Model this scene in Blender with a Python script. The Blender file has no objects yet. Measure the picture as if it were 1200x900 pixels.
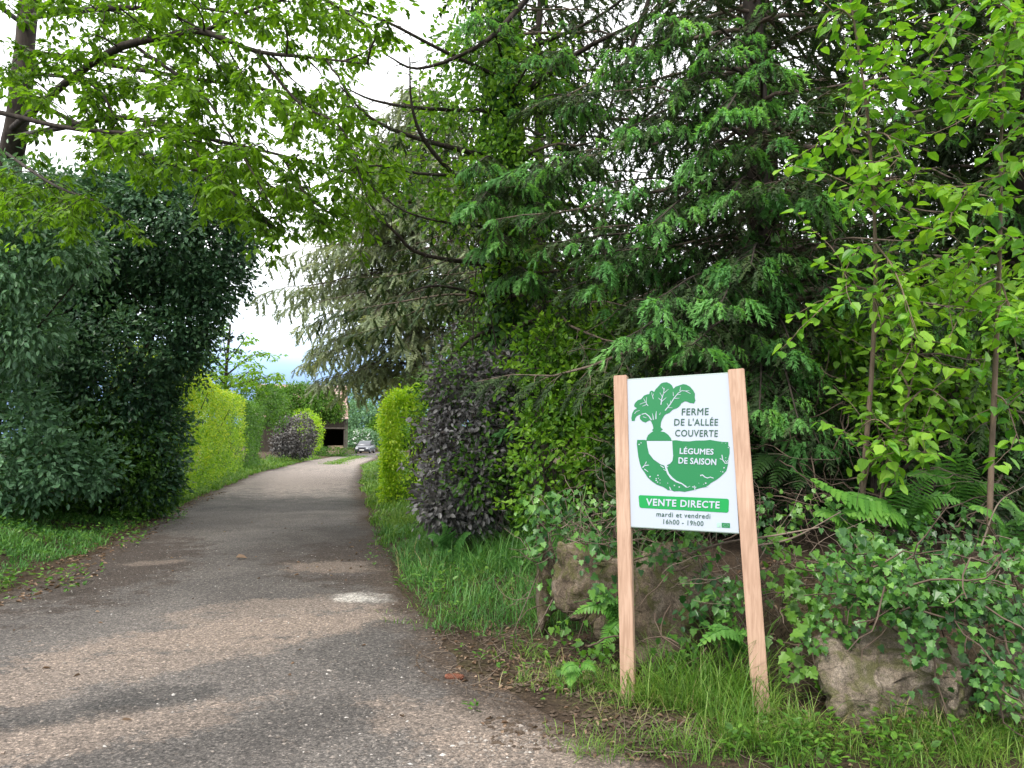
import bpy, bmesh, math, random
import numpy as np
from mathutils import Vector, Matrix, noise

rng = np.random.default_rng(11)
random.seed(11)
S = bpy.context.scene
COL = S.collection
R = math.radians

# ------------------------------------------------------------------ camera, sky, sun, exposure
F, CX, CY, HOR = 870.0, 600.0, 450.0, 515.0            # in pixels of the 1200 x 900 photograph
PITCH = math.atan((HOR - CY) / F)
CAM = np.array([0.0, 0.0, 1.55])
cam_d = bpy.data.cameras.new('camera')
cam_d.sensor_width = 36.0
cam_d.lens = 36.0 * F / 1200.0
cam_d.clip_start, cam_d.clip_end = 0.05, 3000.0
cam = bpy.data.objects.new('camera', cam_d)
cam.location = CAM
cam.rotation_euler = (math.pi / 2 + PITCH, 0, 0)
COL.objects.link(cam)
S.camera = cam

SUN_EL, SUN_AZ = R(54), R(-148)                          # azimuth from +Y towards +X
world = bpy.data.worlds.new('World')
S.world = world
world.use_nodes = True
wn, wl = world.node_tree.nodes, world.node_tree.links
wn.clear()
w_out = wn.new('ShaderNodeOutputWorld')
w_bg = wn.new('ShaderNodeBackground')
w_bg.inputs['Strength'].default_value = 0.1
w_sky = wn.new('ShaderNodeTexSky')
w_sky.sky_type = 'NISHITA'
w_sky.sun_disc = False
w_sky.sun_elevation = SUN_EL
w_sky.sun_rotation = SUN_AZ
w_tc = wn.new('ShaderNodeTexCoord')
w_sep = wn.new('ShaderNodeSeparateXYZ')
wl.new(w_tc.outputs['Generated'], w_sep.inputs[0])
w_nz = wn.new('ShaderNodeTexNoise')
w_nz.inputs['Scale'].default_value = 3.2
w_nz.inputs['Detail'].default_value = 5
wl.new(w_tc.outputs['Generated'], w_nz.inputs['Vector'])
w_add = wn.new('ShaderNodeMath'); w_add.operation = 'MULTIPLY_ADD'      # height warped by noise
wl.new(w_nz.outputs['Fac'], w_add.inputs[0])
w_add.inputs[1].default_value = 0.10
wl.new(w_sep.outputs['Z'], w_add.inputs[2])
w_ramp = wn.new('ShaderNodeValToRGB')
cr = w_ramp.color_ramp
cr.elements[0].position = 0.12; cr.elements[0].color = (0.105, 0.185, 0.36, 1)
cr.elements[1].position = 0.215; cr.elements[1].color = (0.80, 0.86, 0.93, 1)
e = cr.elements.new(0.155); e.color = (0.24, 0.36, 0.58, 1)
e = cr.elements.new(0.30); e.color = (1, 1, 1, 1)
wl.new(w_add.outputs[0], w_ramp.inputs['Fac'])
w_scale = wn.new('ShaderNodeVectorMath'); w_scale.operation = 'SCALE'
w_scale.inputs['Scale'].default_value = 10.5
wl.new(w_ramp.outputs['Color'], w_scale.inputs[0])
w_mix = wn.new('ShaderNodeMix'); w_mix.data_type = 'RGBA'
w_mix.inputs['Factor'].default_value = 0.86
wl.new(w_sky.outputs['Color'], w_mix.inputs['A'])
wl.new(w_scale.outputs[0], w_mix.inputs['B'])
wl.new(w_mix.outputs['Result'], w_bg.inputs['Color'])
wl.new(w_bg.outputs[0], w_out.inputs['Surface'])

sun_d = bpy.data.lights.new('sun', 'SUN')
sun_d.energy = 1.35
sun_d.angle = R(12)
sun_d.color = (1.0, 0.95, 0.86)
sun = bpy.data.objects.new('sun', sun_d)
sdir = Vector((math.sin(SUN_AZ) * math.cos(SUN_EL), math.cos(SUN_AZ) * math.cos(SUN_EL), math.sin(SUN_EL)))
sun.rotation_euler = (-sdir).to_track_quat('-Z', 'Y').to_euler()
COL.objects.link(sun)

S.view_settings.view_transform = 'Standard'
S.view_settings.look = 'None'
S.view_settings.exposure = 1.4
S.view_settings.gamma = 1.0
S.render.engine = 'CYCLES'
S.cycles.max_bounces = 7
S.cycles.diffuse_bounces = 4
S.cycles.glossy_bounces = 2
S.cycles.transmission_bounces = 4
S.cycles.transparent_max_bounces = 4
S.cycles.use_denoising = True

# ------------------------------------------------------------------ picture <-> place
CT, ST = math.cos(PITCH), math.sin(PITCH)
def ray(px, py):
    dx, dy = (px - CX) / F, (CY - py) / F
    return np.array([dx, CT - dy * ST, ST + dy * CT])
def at(px, py, Y):
    d = ray(px, py)
    return CAM + d * (Y / d[1])
def on_ground(px, py, z=0.0):
    d = ray(px, py)
    return CAM + d * ((z - CAM[2]) / d[2])
def project(P):
    P = np.asarray(P) - CAM
    zc = P[..., 1] * CT + P[..., 2] * ST
    yc = -P[..., 1] * ST + P[..., 2] * CT
    zc = np.where(zc < 0.05, 0.05, zc)
    return CX + F * P[..., 0] / zc, CY - F * yc / zc, zc

# ------------------------------------------------------------------ objects
def tag(o, label=None, cat=None, group=None, kind=None):
    if label: o['label'] = label
    if cat: o['category'] = cat
    if group: o['group'] = group
    if kind: o['kind'] = kind
    return o
def thing(name, loc, label, cat, group=None):
    o = bpy.data.objects.new(name, None)
    o.location = Vector([float(v) for v in loc])
    o.empty_display_size = 0.1
    COL.objects.link(o)
    return tag(o, label, cat, group)
def link_mesh(name, me, parent=None, local=False):
    o = bpy.data.objects.new(name, me)
    COL.objects.link(o)
    if parent is not None:
        o.parent = parent
        if not local:
            w = Vector((0, 0, 0)); q = parent
            while q is not None:
                w += q.location; q = q.parent
            o.location = -w
    return o

def nrm(a):
    a = np.asarray(a, float)
    return a / (np.linalg.norm(a, axis=-1, keepdims=True) + 1e-9)
def vnoise(P, k=1.0, seed=0):
    """cheap smooth noise in about -1..1 at the points P"""
    r = np.random.default_rng(1000 + seed)
    out = np.zeros(len(P))
    for i in range(7):
        a = r.normal(size=3) * k * (1.0 + 0.35 * i)
        out += np.sin(P @ a + r.uniform(0, 6.28)) / (1 + 0.25 * i)
    return out / 3.0

class Acc:
    """collects geometry and links it as ONE mesh object"""
    def __init__(self):
        self.v, self.l, self.s, self.t, self.m, self.n, self.sm = [], [], [], [], [], 0, []
    def raw(self, V, Fc, tint=0.5, mat=0, smooth=False):
        V = np.asarray(V, float); Fc = np.asarray(Fc, np.int64)
        self.v.append(V)
        self.l.append((Fc + self.n).ravel())
        self.s.append(np.full(len(Fc), Fc.shape[1], np.int64))
        self.m.append(np.full(len(Fc), mat, np.int64))
        self.sm.append(np.full(len(Fc), smooth, bool))
        self.t.append(np.broadcast_to(np.asarray(tint, float), (len(V),)).copy())
        self.n += len(V)
    def scatter(self, tmpl, P, D, N, L, W, tint, mat=0, smooth=False):
        """a copy of the template at each point: x along D, z towards N"""
        P = np.atleast_2d(P)
        if len(P) == 0: return
        V, Fc = TPL[tmpl]
        X = nrm(D); N = np.asarray(N, float)
        Z = nrm(N - (N * X).sum(-1, keepdims=True) * X)
        Y = np.cross(Z, X)
        n = len(P)
        L = np.broadcast_to(L, (n,)); W = np.broadcast_to(W, (n,)); tint = np.broadcast_to(tint, (n,))
        vv = (P[:, None] + X[:, None] * (L[:, None] * V[None, :, 0])[..., None] + Y[:, None] * (W[:, None] * V[None, :, 1])[..., None]
              + Z[:, None] * (L[:, None] * V[None, :, 2])[..., None])
        k = len(V)
        ff = (Fc[None] + (np.arange(n) * k)[:, None, None]).reshape(-1, Fc.shape[1])
        self.raw(vv.reshape(-1, 3), ff, np.repeat(tint, k), mat, smooth)
    def tube(self, pts, r0, r1, sides=5, mat=0, tint=0.5, cap=True, rough=0.0):
        pts = np.asarray(pts, float); n = len(pts)
        tg = nrm(np.gradient(pts, axis=0))
        up = np.array([0.3, 0.2, 1.0]) if abs(tg[0][2]) < 0.8 else np.array([1.0, 0.1, 0.2])
        a = nrm(np.cross(tg, up)); b = np.cross(tg, a)
        rr = np.linspace(r0, r1, n)
        if rough: rr = rr * (1 + rough * rng.normal(size=n))
        th = np.arange(sides) / sides * 2 * math.pi
        ring = a[:, None] * np.cos(th)[None, :, None] + b[:, None] * np.sin(th)[None, :, None]
        V = (pts[:, None] + ring * rr[:, None, None]).reshape(-1, 3)
        i = np.arange(n - 1)[:, None] * sides; j = np.arange(sides)[None]; k = (j + 1) % sides
        Fq = np.stack([i + j, i + k, i + k + sides, i + j + sides], -1).reshape(-1, 4)
        self.raw(V, Fq, tint, mat, True)
        if cap:
            self.raw(V[-sides:], [list(range(sides))], tint, mat)
    def box(self, c, size, mat=0, tint=0.5, axes=None):
        c = np.asarray(c, float); h = np.asarray(size, float) / 2
        q = np.array([[x, y, z] for x in (-1, 1) for y in (-1, 1) for z in (-1, 1)], float) * h
        if axes is not None: q = q @ np.asarray(axes)
        self.raw(q + c, [[0, 1, 3, 2], [4, 6, 7, 5], [0, 4, 5, 1], [2, 3, 7, 6], [0, 2, 6, 4], [1, 5, 7, 3]], tint, mat)
    def mesh(self, name, mats):
        me = bpy.data.meshes.new(name)
        V = np.concatenate(self.v); Lp = np.concatenate(self.l); Sz = np.concatenate(self.s)
        me.vertices.add(len(V)); me.vertices.foreach_set('co', V.astype(np.float32).ravel())
        me.loops.add(len(Lp)); me.loops.foreach_set('vertex_index', Lp.astype(np.int32))
        me.polygons.add(len(Sz))
        me.polygons.foreach_set('loop_start', np.concatenate([[0], np.cumsum(Sz)[:-1]]).astype(np.int32))
        me.polygons.foreach_set('material_index', np.concatenate(self.m).astype(np.int32))
        me.update(calc_edges=True)
        me.polygons.foreach_set('use_smooth', np.concatenate(self.sm))
        at_ = me.attributes.new('tint', 'FLOAT', 'POINT')
        at_.data.foreach_set('value', np.concatenate(self.t).astype(np.float32))
        for m in (mats if isinstance(mats, (list, tuple)) else [mats]): me.materials.append(m)
        return me
    def build(self, name, mats, parent=None, kind=None):
        if not self.v: return None
        o = link_mesh(name, self.mesh(name, mats), parent)
        if kind: o['kind'] = kind
        return o

# ------------------------------------------------------------------ leaf-sized shapes
TPL = {}
def two_half(points, fold=0.10, droop=0.14):
    """a leaf of two many-sided halves folded along the midrib; points: (x, half width) from base to tip"""
    V = [(0, 0, 0)]; up = []; dn = []
    mid = points[1:-1]
    for x, w in mid: up.append(len(V)); V.append((x, w, fold * 2 * w * 0.6 - droop * x * x))
    tip = len(V); V.append((1, 0, -droop))
    for x, w in mid: dn.append(len(V)); V.append((x, -w, fold * 2 * w * 0.6 - droop * x * x))
    return np.array(V, float), np.array([[0, tip] + up[::-1], [0] + dn + [tip]])
TPL['diamond'] = (np.array([(0, 0, 0), (.42, -.5, .05), (1, 0, -.08), (.42, .5, .05)], float), np.array([[0, 1, 2, 3]]))
TPL['oval'] = two_half([(0, 0), (.3, .46), (.7, .36), (1, 0)])
TPL['heart'] = two_half([(0, 0), (-.04, .22), (.1, .44), (.32, .5), (.62, .36), (.82, .15), (1, 0)], 0.08, 0.2)
TPL['heart_curl'] = two_half([(0, 0), (-.03, .24), (.12, .42), (.34, .46), (.6, .36), (.82, .14), (1, 0)], 0.22, 0.42)
TPL['ivy'] = two_half([(0, 0), (-.1, .3), (.12, .52), (.32, .34), (.5, .42), (.66, .2), (1, 0)], 0.05, 0.1)
TPL['lobed'] = two_half([(0, 0), (.12, .42), (.3, .24), (.5, .5), (.6, .26), (.8, .24), (1, 0)], 0.06, 0.15)
TPL['pinna'] = two_half([(0, 0), (.06, .42), (.2, .5), (.26, .34), (.4, .42), (.46, .28), (.6, .32), (.66, .2), (.8, .2), (1, 0)], 0.03, 0.12)
TPL['blade'] = (np.array([(0, -.5, 0), (0, .5, 0), (.5, .45, .08), (.5, -.45, .08), (.82, .28, .27), (.82, -.28, .27), (.98, .04, .52), (.98, -.04, .52)], float), np.array([[0, 1, 2, 3], [3, 2, 4, 5], [5, 4, 6, 7]]))
TPL['litter'] = two_half([(0, 0), (.3, .46), (.7, .36), (1, 0)], 0.35, 0.25)
def brush(n, spread, ln, wd, bend, seed, flat=1.0):
    """a twig set with n needles"""
    r = np.random.default_rng(seed)
    V, Fc = [], []
    for i in range(n):
        s = (i + r.uniform(0, 1)) / n
        a = r.uniform(0, 6.283)
        taper = min(1.0, 0.45 + s * 1.6) * (1.0 if s < .8 else 1.0 - (s - .8) * 2.2)
        p = np.array([s * 0.92, 0, -bend * s * s])
        d = np.array([math.cos(spread), math.sin(spread) * math.cos(a), math.sin(spread) * math.sin(a) * flat - 2 * bend * s * .5])
        side = np.cross(d, [0.1, 0.3, 1.0]); side /= np.linalg.norm(side) + 1e-9
        tip = p + d * ln * taper
        k = len(V); V += [p - side * wd, p + side * wd, tip]; Fc.append([k, k + 1, k + 2])
    V += [(0, -.012, 0), (0, .012, 0), (.95, 0, -bend * .9)]; Fc.append([len(V) - 3, len(V) - 2, len(V) - 1])
    return np.array(V, float), np.array(Fc)
TPL['needles'] = brush(30, 0.85, 0.22, 0.034, 0.12, 1, 0.6)
TPL['needles_far'] = brush(12, 0.75, 0.36, 0.075, 0.15, 2, 0.6)
TPL['needles_fine'] = brush(20, 0.6, 0.26, 0.022, 0.25, 3)
def fan(seed, n=6):
    """new spruce growth: a spray of soft drooping fingers"""
    r = np.random.default_rng(seed)
    acc_v, acc_f, k = [], [], 0
    for i in range(n):
        V, Fc = brush(30, 0.66, 0.27, 0.05, 0.42, seed * 10 + i)
        q = -1 + 2 * i / (n - 1)
        ln = (0.75 - 0.25 * abs(q)) * r.uniform(0.85, 1.1)
        M = Matrix.Rotation(q * 1.05 + r.normal() * .08, 3, 'Z') @ Matrix.Rotation(0.15 + 0.35 * abs(q) + r.normal() * .08, 3, 'Y')
        V = (V * ln) @ np.array(M).T + np.array([0.30 * (1 - abs(q)), 0, 0])
        acc_v.append(V); acc_f.append(Fc + k); k += len(V)
    return np.concatenate(acc_v), np.concatenate(acc_f)
for i in range(4): TPL['fan%d' % i] = fan(20 + i, 5 + i % 3)

# ------------------------------------------------------------------ materials
def new_mat(name):
    m = bpy.data.materials.new(name); m.use_nodes = True
    nt = m.node_tree; nt.nodes.clear()
    out = nt.nodes.new('ShaderNodeOutputMaterial')
    return m, nt, out
def ramp(nt, src, stops):
    n = nt.nodes.new('ShaderNodeValToRGB')
    c = n.color_ramp
    c.elements[0].position, c.elements[0].color = stops[0][0], (*stops[0][1], 1)
    c.elements[1].position, c.elements[1].color = stops[-1][0], (*stops[-1][1], 1)
    for p, q in stops[1:-1]:
        e = c.elements.new(p); e.color = (*q, 1)
    nt.links.new(src, n.inputs['Fac'])
    return n.outputs['Color']
def noise_tex(nt, scale, detail=4, vec=None, rough=0.55, dist=0.0):
    n = nt.nodes.new('ShaderNodeTexNoise')
    n.inputs['Scale'].default_value = scale; n.inputs['Detail'].default_value = detail
    n.inputs['Roughness'].default_value = rough; n.inputs['Distortion'].default_value = dist
    if vec is None:
        tc = nt.nodes.new('ShaderNodeTexCoord'); vec = tc.outputs['Object']
    nt.links.new(vec, n.inputs['Vector'])
    return n.outputs['Fac']
def mixc(nt, fac, a, b, mode='MIX'):
    n = nt.nodes.new('ShaderNodeMix'); n.data_type = 'RGBA'; n.blend_type = mode
    if isinstance(fac, (int, float)): n.inputs['Factor'].default_value = fac
    else: nt.links.new(fac, n.inputs['Factor'])
    for s, v in (('A', a), ('B', b)):
        if isinstance(v, tuple): n.inputs[s].default_value = (*v, 1)
        else: nt.links.new(v, n.inputs[s])
    return n.outputs['Result']
def math_n(nt, op, a, b=None, c=None, clamp=False):
    n = nt.nodes.new('ShaderNodeMath'); n.operation = op; n.use_clamp = clamp
    for i, v in enumerate((a, b, c)):
        if v is None: continue
        if isinstance(v, (int, float)): n.inputs[i].default_value = v
        else: nt.links.new(v, n.inputs[i])
    return n.outputs[0]
def principled(nt, out, color, rough=0.7, spec=0.3, bump=None, bump_str=0.4, bump_dist=0.01, metal=0.0):
    p = nt.nodes.new('ShaderNodeBsdfPrincipled')
    if isinstance(color, tuple): p.inputs['Base Color'].default_value = (*color, 1)
    else: nt.links.new(color, p.inputs['Base Color'])
    p.inputs['Roughness'].default_value = rough
    p.inputs['Specular IOR Level'].default_value = spec
    p.inputs['Metallic'].default_value = metal
    if bump is not None:
        b = nt.nodes.new('ShaderNodeBump'); b.inputs['Strength'].default_value = bump_str; b.inputs['Distance'].default_value = bump_dist
        nt.links.new(bump, b.inputs['Height']); nt.links.new(b.outputs[0], p.inputs['Normal'])
    if out is not None: nt.links.new(p.outputs[0], out.inputs['Surface'])
    return p
def leaf_mat(name, dark, mid, light, trans=0.34, rough=0.42, spec=0.35, tmul=(1.5, 1.5, 0.7), vary=1.1):
    m, nt, out = new_mat(name)
    a = nt.nodes.new('ShaderNodeAttribute'); a.attribute_name = 'tint'
    g = nt.nodes.new('ShaderNodeNewGeometry')
    n1 = noise_tex(nt, 1.3, 3, g.outputs['Position'], .6); n2 = noise_tex(nt, 70, 2, g.outputs['Position'], .6)
    f = math_n(nt, 'ADD', a.outputs['Fac'], math_n(nt, 'ADD', math_n(nt, 'MULTIPLY', math_n(nt, 'SUBTRACT', n1, .5), vary), math_n(nt, 'MULTIPLY', math_n(nt, 'SUBTRACT', n2, .5), .35)))
    c = ramp(nt, f, [(0, dark), (.5, mid), (1, light)])
    p = principled(nt, None, c, rough, spec)
    t = nt.nodes.new('ShaderNodeBsdfTranslucent')
    nt.links.new(mixc(nt, 1.0, c, tmul, 'MULTIPLY'), t.inputs['Color'])
    mx = nt.nodes.new('ShaderNodeMixShader'); mx.inputs[0].default_value = trans
    nt.links.new(p.outputs[0], mx.inputs[1]); nt.links.new(t.outputs[0], mx.inputs[2])
    nt.links.new(mx.outputs[0], out.inputs['Surface'])
    return m
def plain(name, color, rough=0.6, spec=0.3, metal=0.0):
    m, nt, out = new_mat(name); principled(nt, out, color, rough, spec, metal=metal); return m
def rough_mat(name, c0, c1, scale=8, rough=0.85, bump=0.6, dist=0.01, stretch=None, c2=None):
    m, nt, out = new_mat(name)
    vec = None
    tc = nt.nodes.new('ShaderNodeTexCoord')
    mp = nt.nodes.new('ShaderNodeMapping'); nt.links.new(tc.outputs['Object'], mp.inputs['Vector'])
    mp.inputs['Scale'].default_value = stretch or (1, 1, 1)
    f = noise_tex(nt, scale, 7, mp.outputs[0], 0.65)
    stops = [(.3, c0), (.7, c1)] if c2 is None else [(.28, c0), (.5, c1), (.72, c2)]
    principled(nt, out, ramp(nt, f, stops), rough, 0.2, f, bump, dist)
    return m

M = {}
M['bark_dark'] = rough_mat('bark_dark', (.018, .014, .011), (.07, .056, .045), 14, stretch=(1, 1, .25))
M['bark_grey'] = rough_mat('bark_grey', (.05, .042, .035), (.16, .135, .11), 14, stretch=(1, 1, .3))
M['bark_spruce'] = rough_mat('bark_spruce', (.06, .045, .034), (.20, .155, .12), 14, stretch=(1, 1, .4))
M['bark_sapling'] = rough_mat('bark_sapling', (.10, .07, .05), (.25, .18, .13), 20, stretch=(1, 1, .2))
M['dead'] = rough_mat('dead_stems', (.075, .056, .042), (.25, .195, .15), 6)
M['dead_dark'] = rough_mat('dead_stems_dark', (.05, .035, .026), (.15, .11, .08), 6)
M['spring'] = leaf_mat('spring_leaf', (.06, .13, .010), (.13, .25, .018), (.20, .34, .03), .52, .4, .3, (1.5, 1.6, .6), 1.8)
M['sapling'] = leaf_mat('sapling_leaf', (.05, .17, .018), (.15, .35, .030), (.28, .48, .05), .44, .4, .35, (1.4, 1.4, .6), 1.7)
M['evergreen'] = leaf_mat('evergreen_leaf', (.020, .055, .028), (.056, .138, .066), (.13, .25, .115), .22, .38, .4)
M['pale_shrub'] = leaf_mat('pale_shrub_leaf', (.05, .12, .058), (.10, .21, .10), (.16, .30, .15), .25, .45, .4)
M['hedge_gold'] = leaf_mat('golden_hedge_leaf', (.09, .21, .012), (.23, .39, .02), (.44, .50, .035), .35)
M['hedge_lime'] = leaf_mat('lime_hedge_leaf', (.12, .26, .012), (.26, .44, .022), (.40, .52, .035), .4)
M['green'] = leaf_mat('green_leaf', (.03, .085, .012), (.07, .175, .02), (.13, .26, .03), .34)
M['fresh'] = leaf_mat('fresh_green_leaf', (.05, .14, .014), (.12, .27, .022), (.21, .37, .035), .4)
M['dark_green'] = leaf_mat('dark_green_leaf', (.012, .035, .010), (.03, .075, .018), (.06, .13, .03), .25)
M['purple'] = leaf_mat('purple_leaf', (.045, .043, .040), (.135, .128, .120), (.29, .275, .262), .12, .42, .6, (1.2, .8, .8))
M['ivy'] = leaf_mat('ivy_leaf', (.018, .07, .016), (.06, .17, .03), (.15, .32, .05), .28, .36, .45)
M['needle_dark'] = leaf_mat('spruce_needles', (.020, .036, .014), (.038, .072, .024), (.085, .125, .045), .2, .55, .18)
M['needle_new'] = leaf_mat('new_spruce_needles', (.08, .22, .065), (.14, .34, .095), (.23, .45, .14), .42, .5, .25)
M['needle_grey'] = leaf_mat('grey_conifer_needles', (.12, .145, .085), (.20, .25, .14), (.33, .36, .22), .3, .5, .25)
M['fern'] = leaf_mat('fern_frond', (.04, .13, .025), (.09, .24, .035), (.17, .34, .05), .36)
M['grass'] = leaf_mat('grass_blade', (.05, .13, .015), (.10, .22, .03), (.22, .33, .07), .38, .45, .3, (1.3, 1.3, .6))
M['grass_cool'] = leaf_mat('cool_grass_blade', (.035, .12, .025), (.07, .20, .045), (.14, .29, .07), .35, .45, .3, (1.3, 1.3, .7))
M['litter'] = leaf_mat('dead_leaf', (.07, .045, .028), (.16, .10, .065), (.32, .23, .16), .12, .7, .2)
M['straw'] = leaf_mat('dry_grass_blade', (.17, .14, .06), (.28, .24, .11), (.40, .36, .18), .3)
M['white_flower'] = leaf_mat('white_flower', (.55, .6, .5), (.7, .72, .68), (.85, .85, .8), .2, .6, .2, (1, 1, 1))

# ------------------------------------------------------------------ the lie of the land
ROAD_L = [(-60, -40), (-12, -14), (0, -6.8), (4, -5.5), (7.3, -5.03), (8.6, -5.3), (11.2, -5.9), (16.9, -7.6), (33.7, -11.6), (54, -14.9), (64, -15.9), (79, -17.2), (100, -16.5)]
ROAD_R = [(-60, 60), (-12, 16), (0, 3.0), (3.5, .78), (4.1, .3), (5.2, -.3), (7.3, -1.05), (9.6, -1.55), (14.2, -2.7), (24.5, -5.0), (45, -9.05), (75, -13), (100, -9.5)]
BANK_R = [(-60, 90), (-12, 30), (0, 8.0), (3.0, 4.3), (4.2, 2.5), (5.4, 1.35), (6.2, .62), (8, .1), (12, -.65), (18, -2.4), (42, -8.0), (75, -11.5), (120, -8)]
def tab(t, y): a = np.array(t); return np.interp(y, a[:, 0], a[:, 1])
def smooth(a, b, x): t = np.clip((x - a) / (b - a), 0, 1); return t * t * (3 - 2 * t)
def height(x, y):
    x = np.asarray(x, float); y = np.asarray(y, float)
    dr = (x - tab(BANK_R, y)) * 0.75
    h = 0.62 * smooth(-0.05, 0.8, dr) * (1 - 0.45 * smooth(8, 14, y)) * smooth(-3, 2.5, y)
    dl = (tab(ROAD_L, y) - 0.5 - x) * 0.9
    h = h + 0.35 * smooth(0, 2.5, dl) * smooth(-2, 5, y)
    off = np.minimum(np.maximum(x - tab(ROAD_R, y), 0) + np.maximum(tab(ROAD_L, y) - x, 0), 1.0)
    h = h + off * (0.035 * np.sin(x * 3.1 + y * 1.7) + 0.03 * np.sin(x * 1.3 - y * 2.9) + .03)
    return h * (1 - smooth(130, 200, np.hypot(x, y)))
def hz(x, y): return float(height(x, y))

def grid_mesh(name, xs, ys, zfun, mat, kind='structure', keep=None):
    X, Y = np.meshgrid(xs, ys)
    Z = zfun(X, Y)
    V = np.stack([X, Y, Z], -1).reshape(-1, 3)
    nx = len(xs)
    i = np.arange(len(ys) - 1)[:, None] * nx + np.arange(nx - 1)[None]
    Fc = np.stack([i, i + 1, i + nx + 1, i + nx], -1).reshape(-1, 4)
    a = Acc(); a.raw(V, Fc, 0.5, 0, True)
    o = a.build(name, mat); o['kind'] = kind
    return o

def blob_mask(nt, X, Y, cx, cy, rx, ry, rot, warp, soft=0.5):
    """an ellipse with a ragged edge, in metres"""
    c, s = math.cos(rot), math.sin(rot)
    dx = math_n(nt, 'SUBTRACT', X, cx); dy = math_n(nt, 'SUBTRACT', Y, cy)
    u = math_n(nt, 'DIVIDE', math_n(nt, 'ADD', math_n(nt, 'MULTIPLY', dx, c), math_n(nt, 'MULTIPLY', dy, s)), rx)
    v = math_n(nt, 'DIVIDE', math_n(nt, 'SUBTRACT', math_n(nt, 'MULTIPLY', dy, c), math_n(nt, 'MULTIPLY', dx, s)), ry)
    d = math_n(nt, 'ADD', math_n(nt, 'MULTIPLY', u, u), math_n(nt, 'MULTIPLY', v, v))
    d = math_n(nt, 'ADD', d, warp)
    n = nt.nodes.new('ShaderNodeMapRange'); n.interpolation_type = 'SMOOTHSTEP'
    n.inputs['From Min'].default_value = 1 + soft; n.inputs['From Max'].default_value = 1 - soft
    nt.links.new(d, n.inputs['Value'])
    return n.outputs[0]

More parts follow.
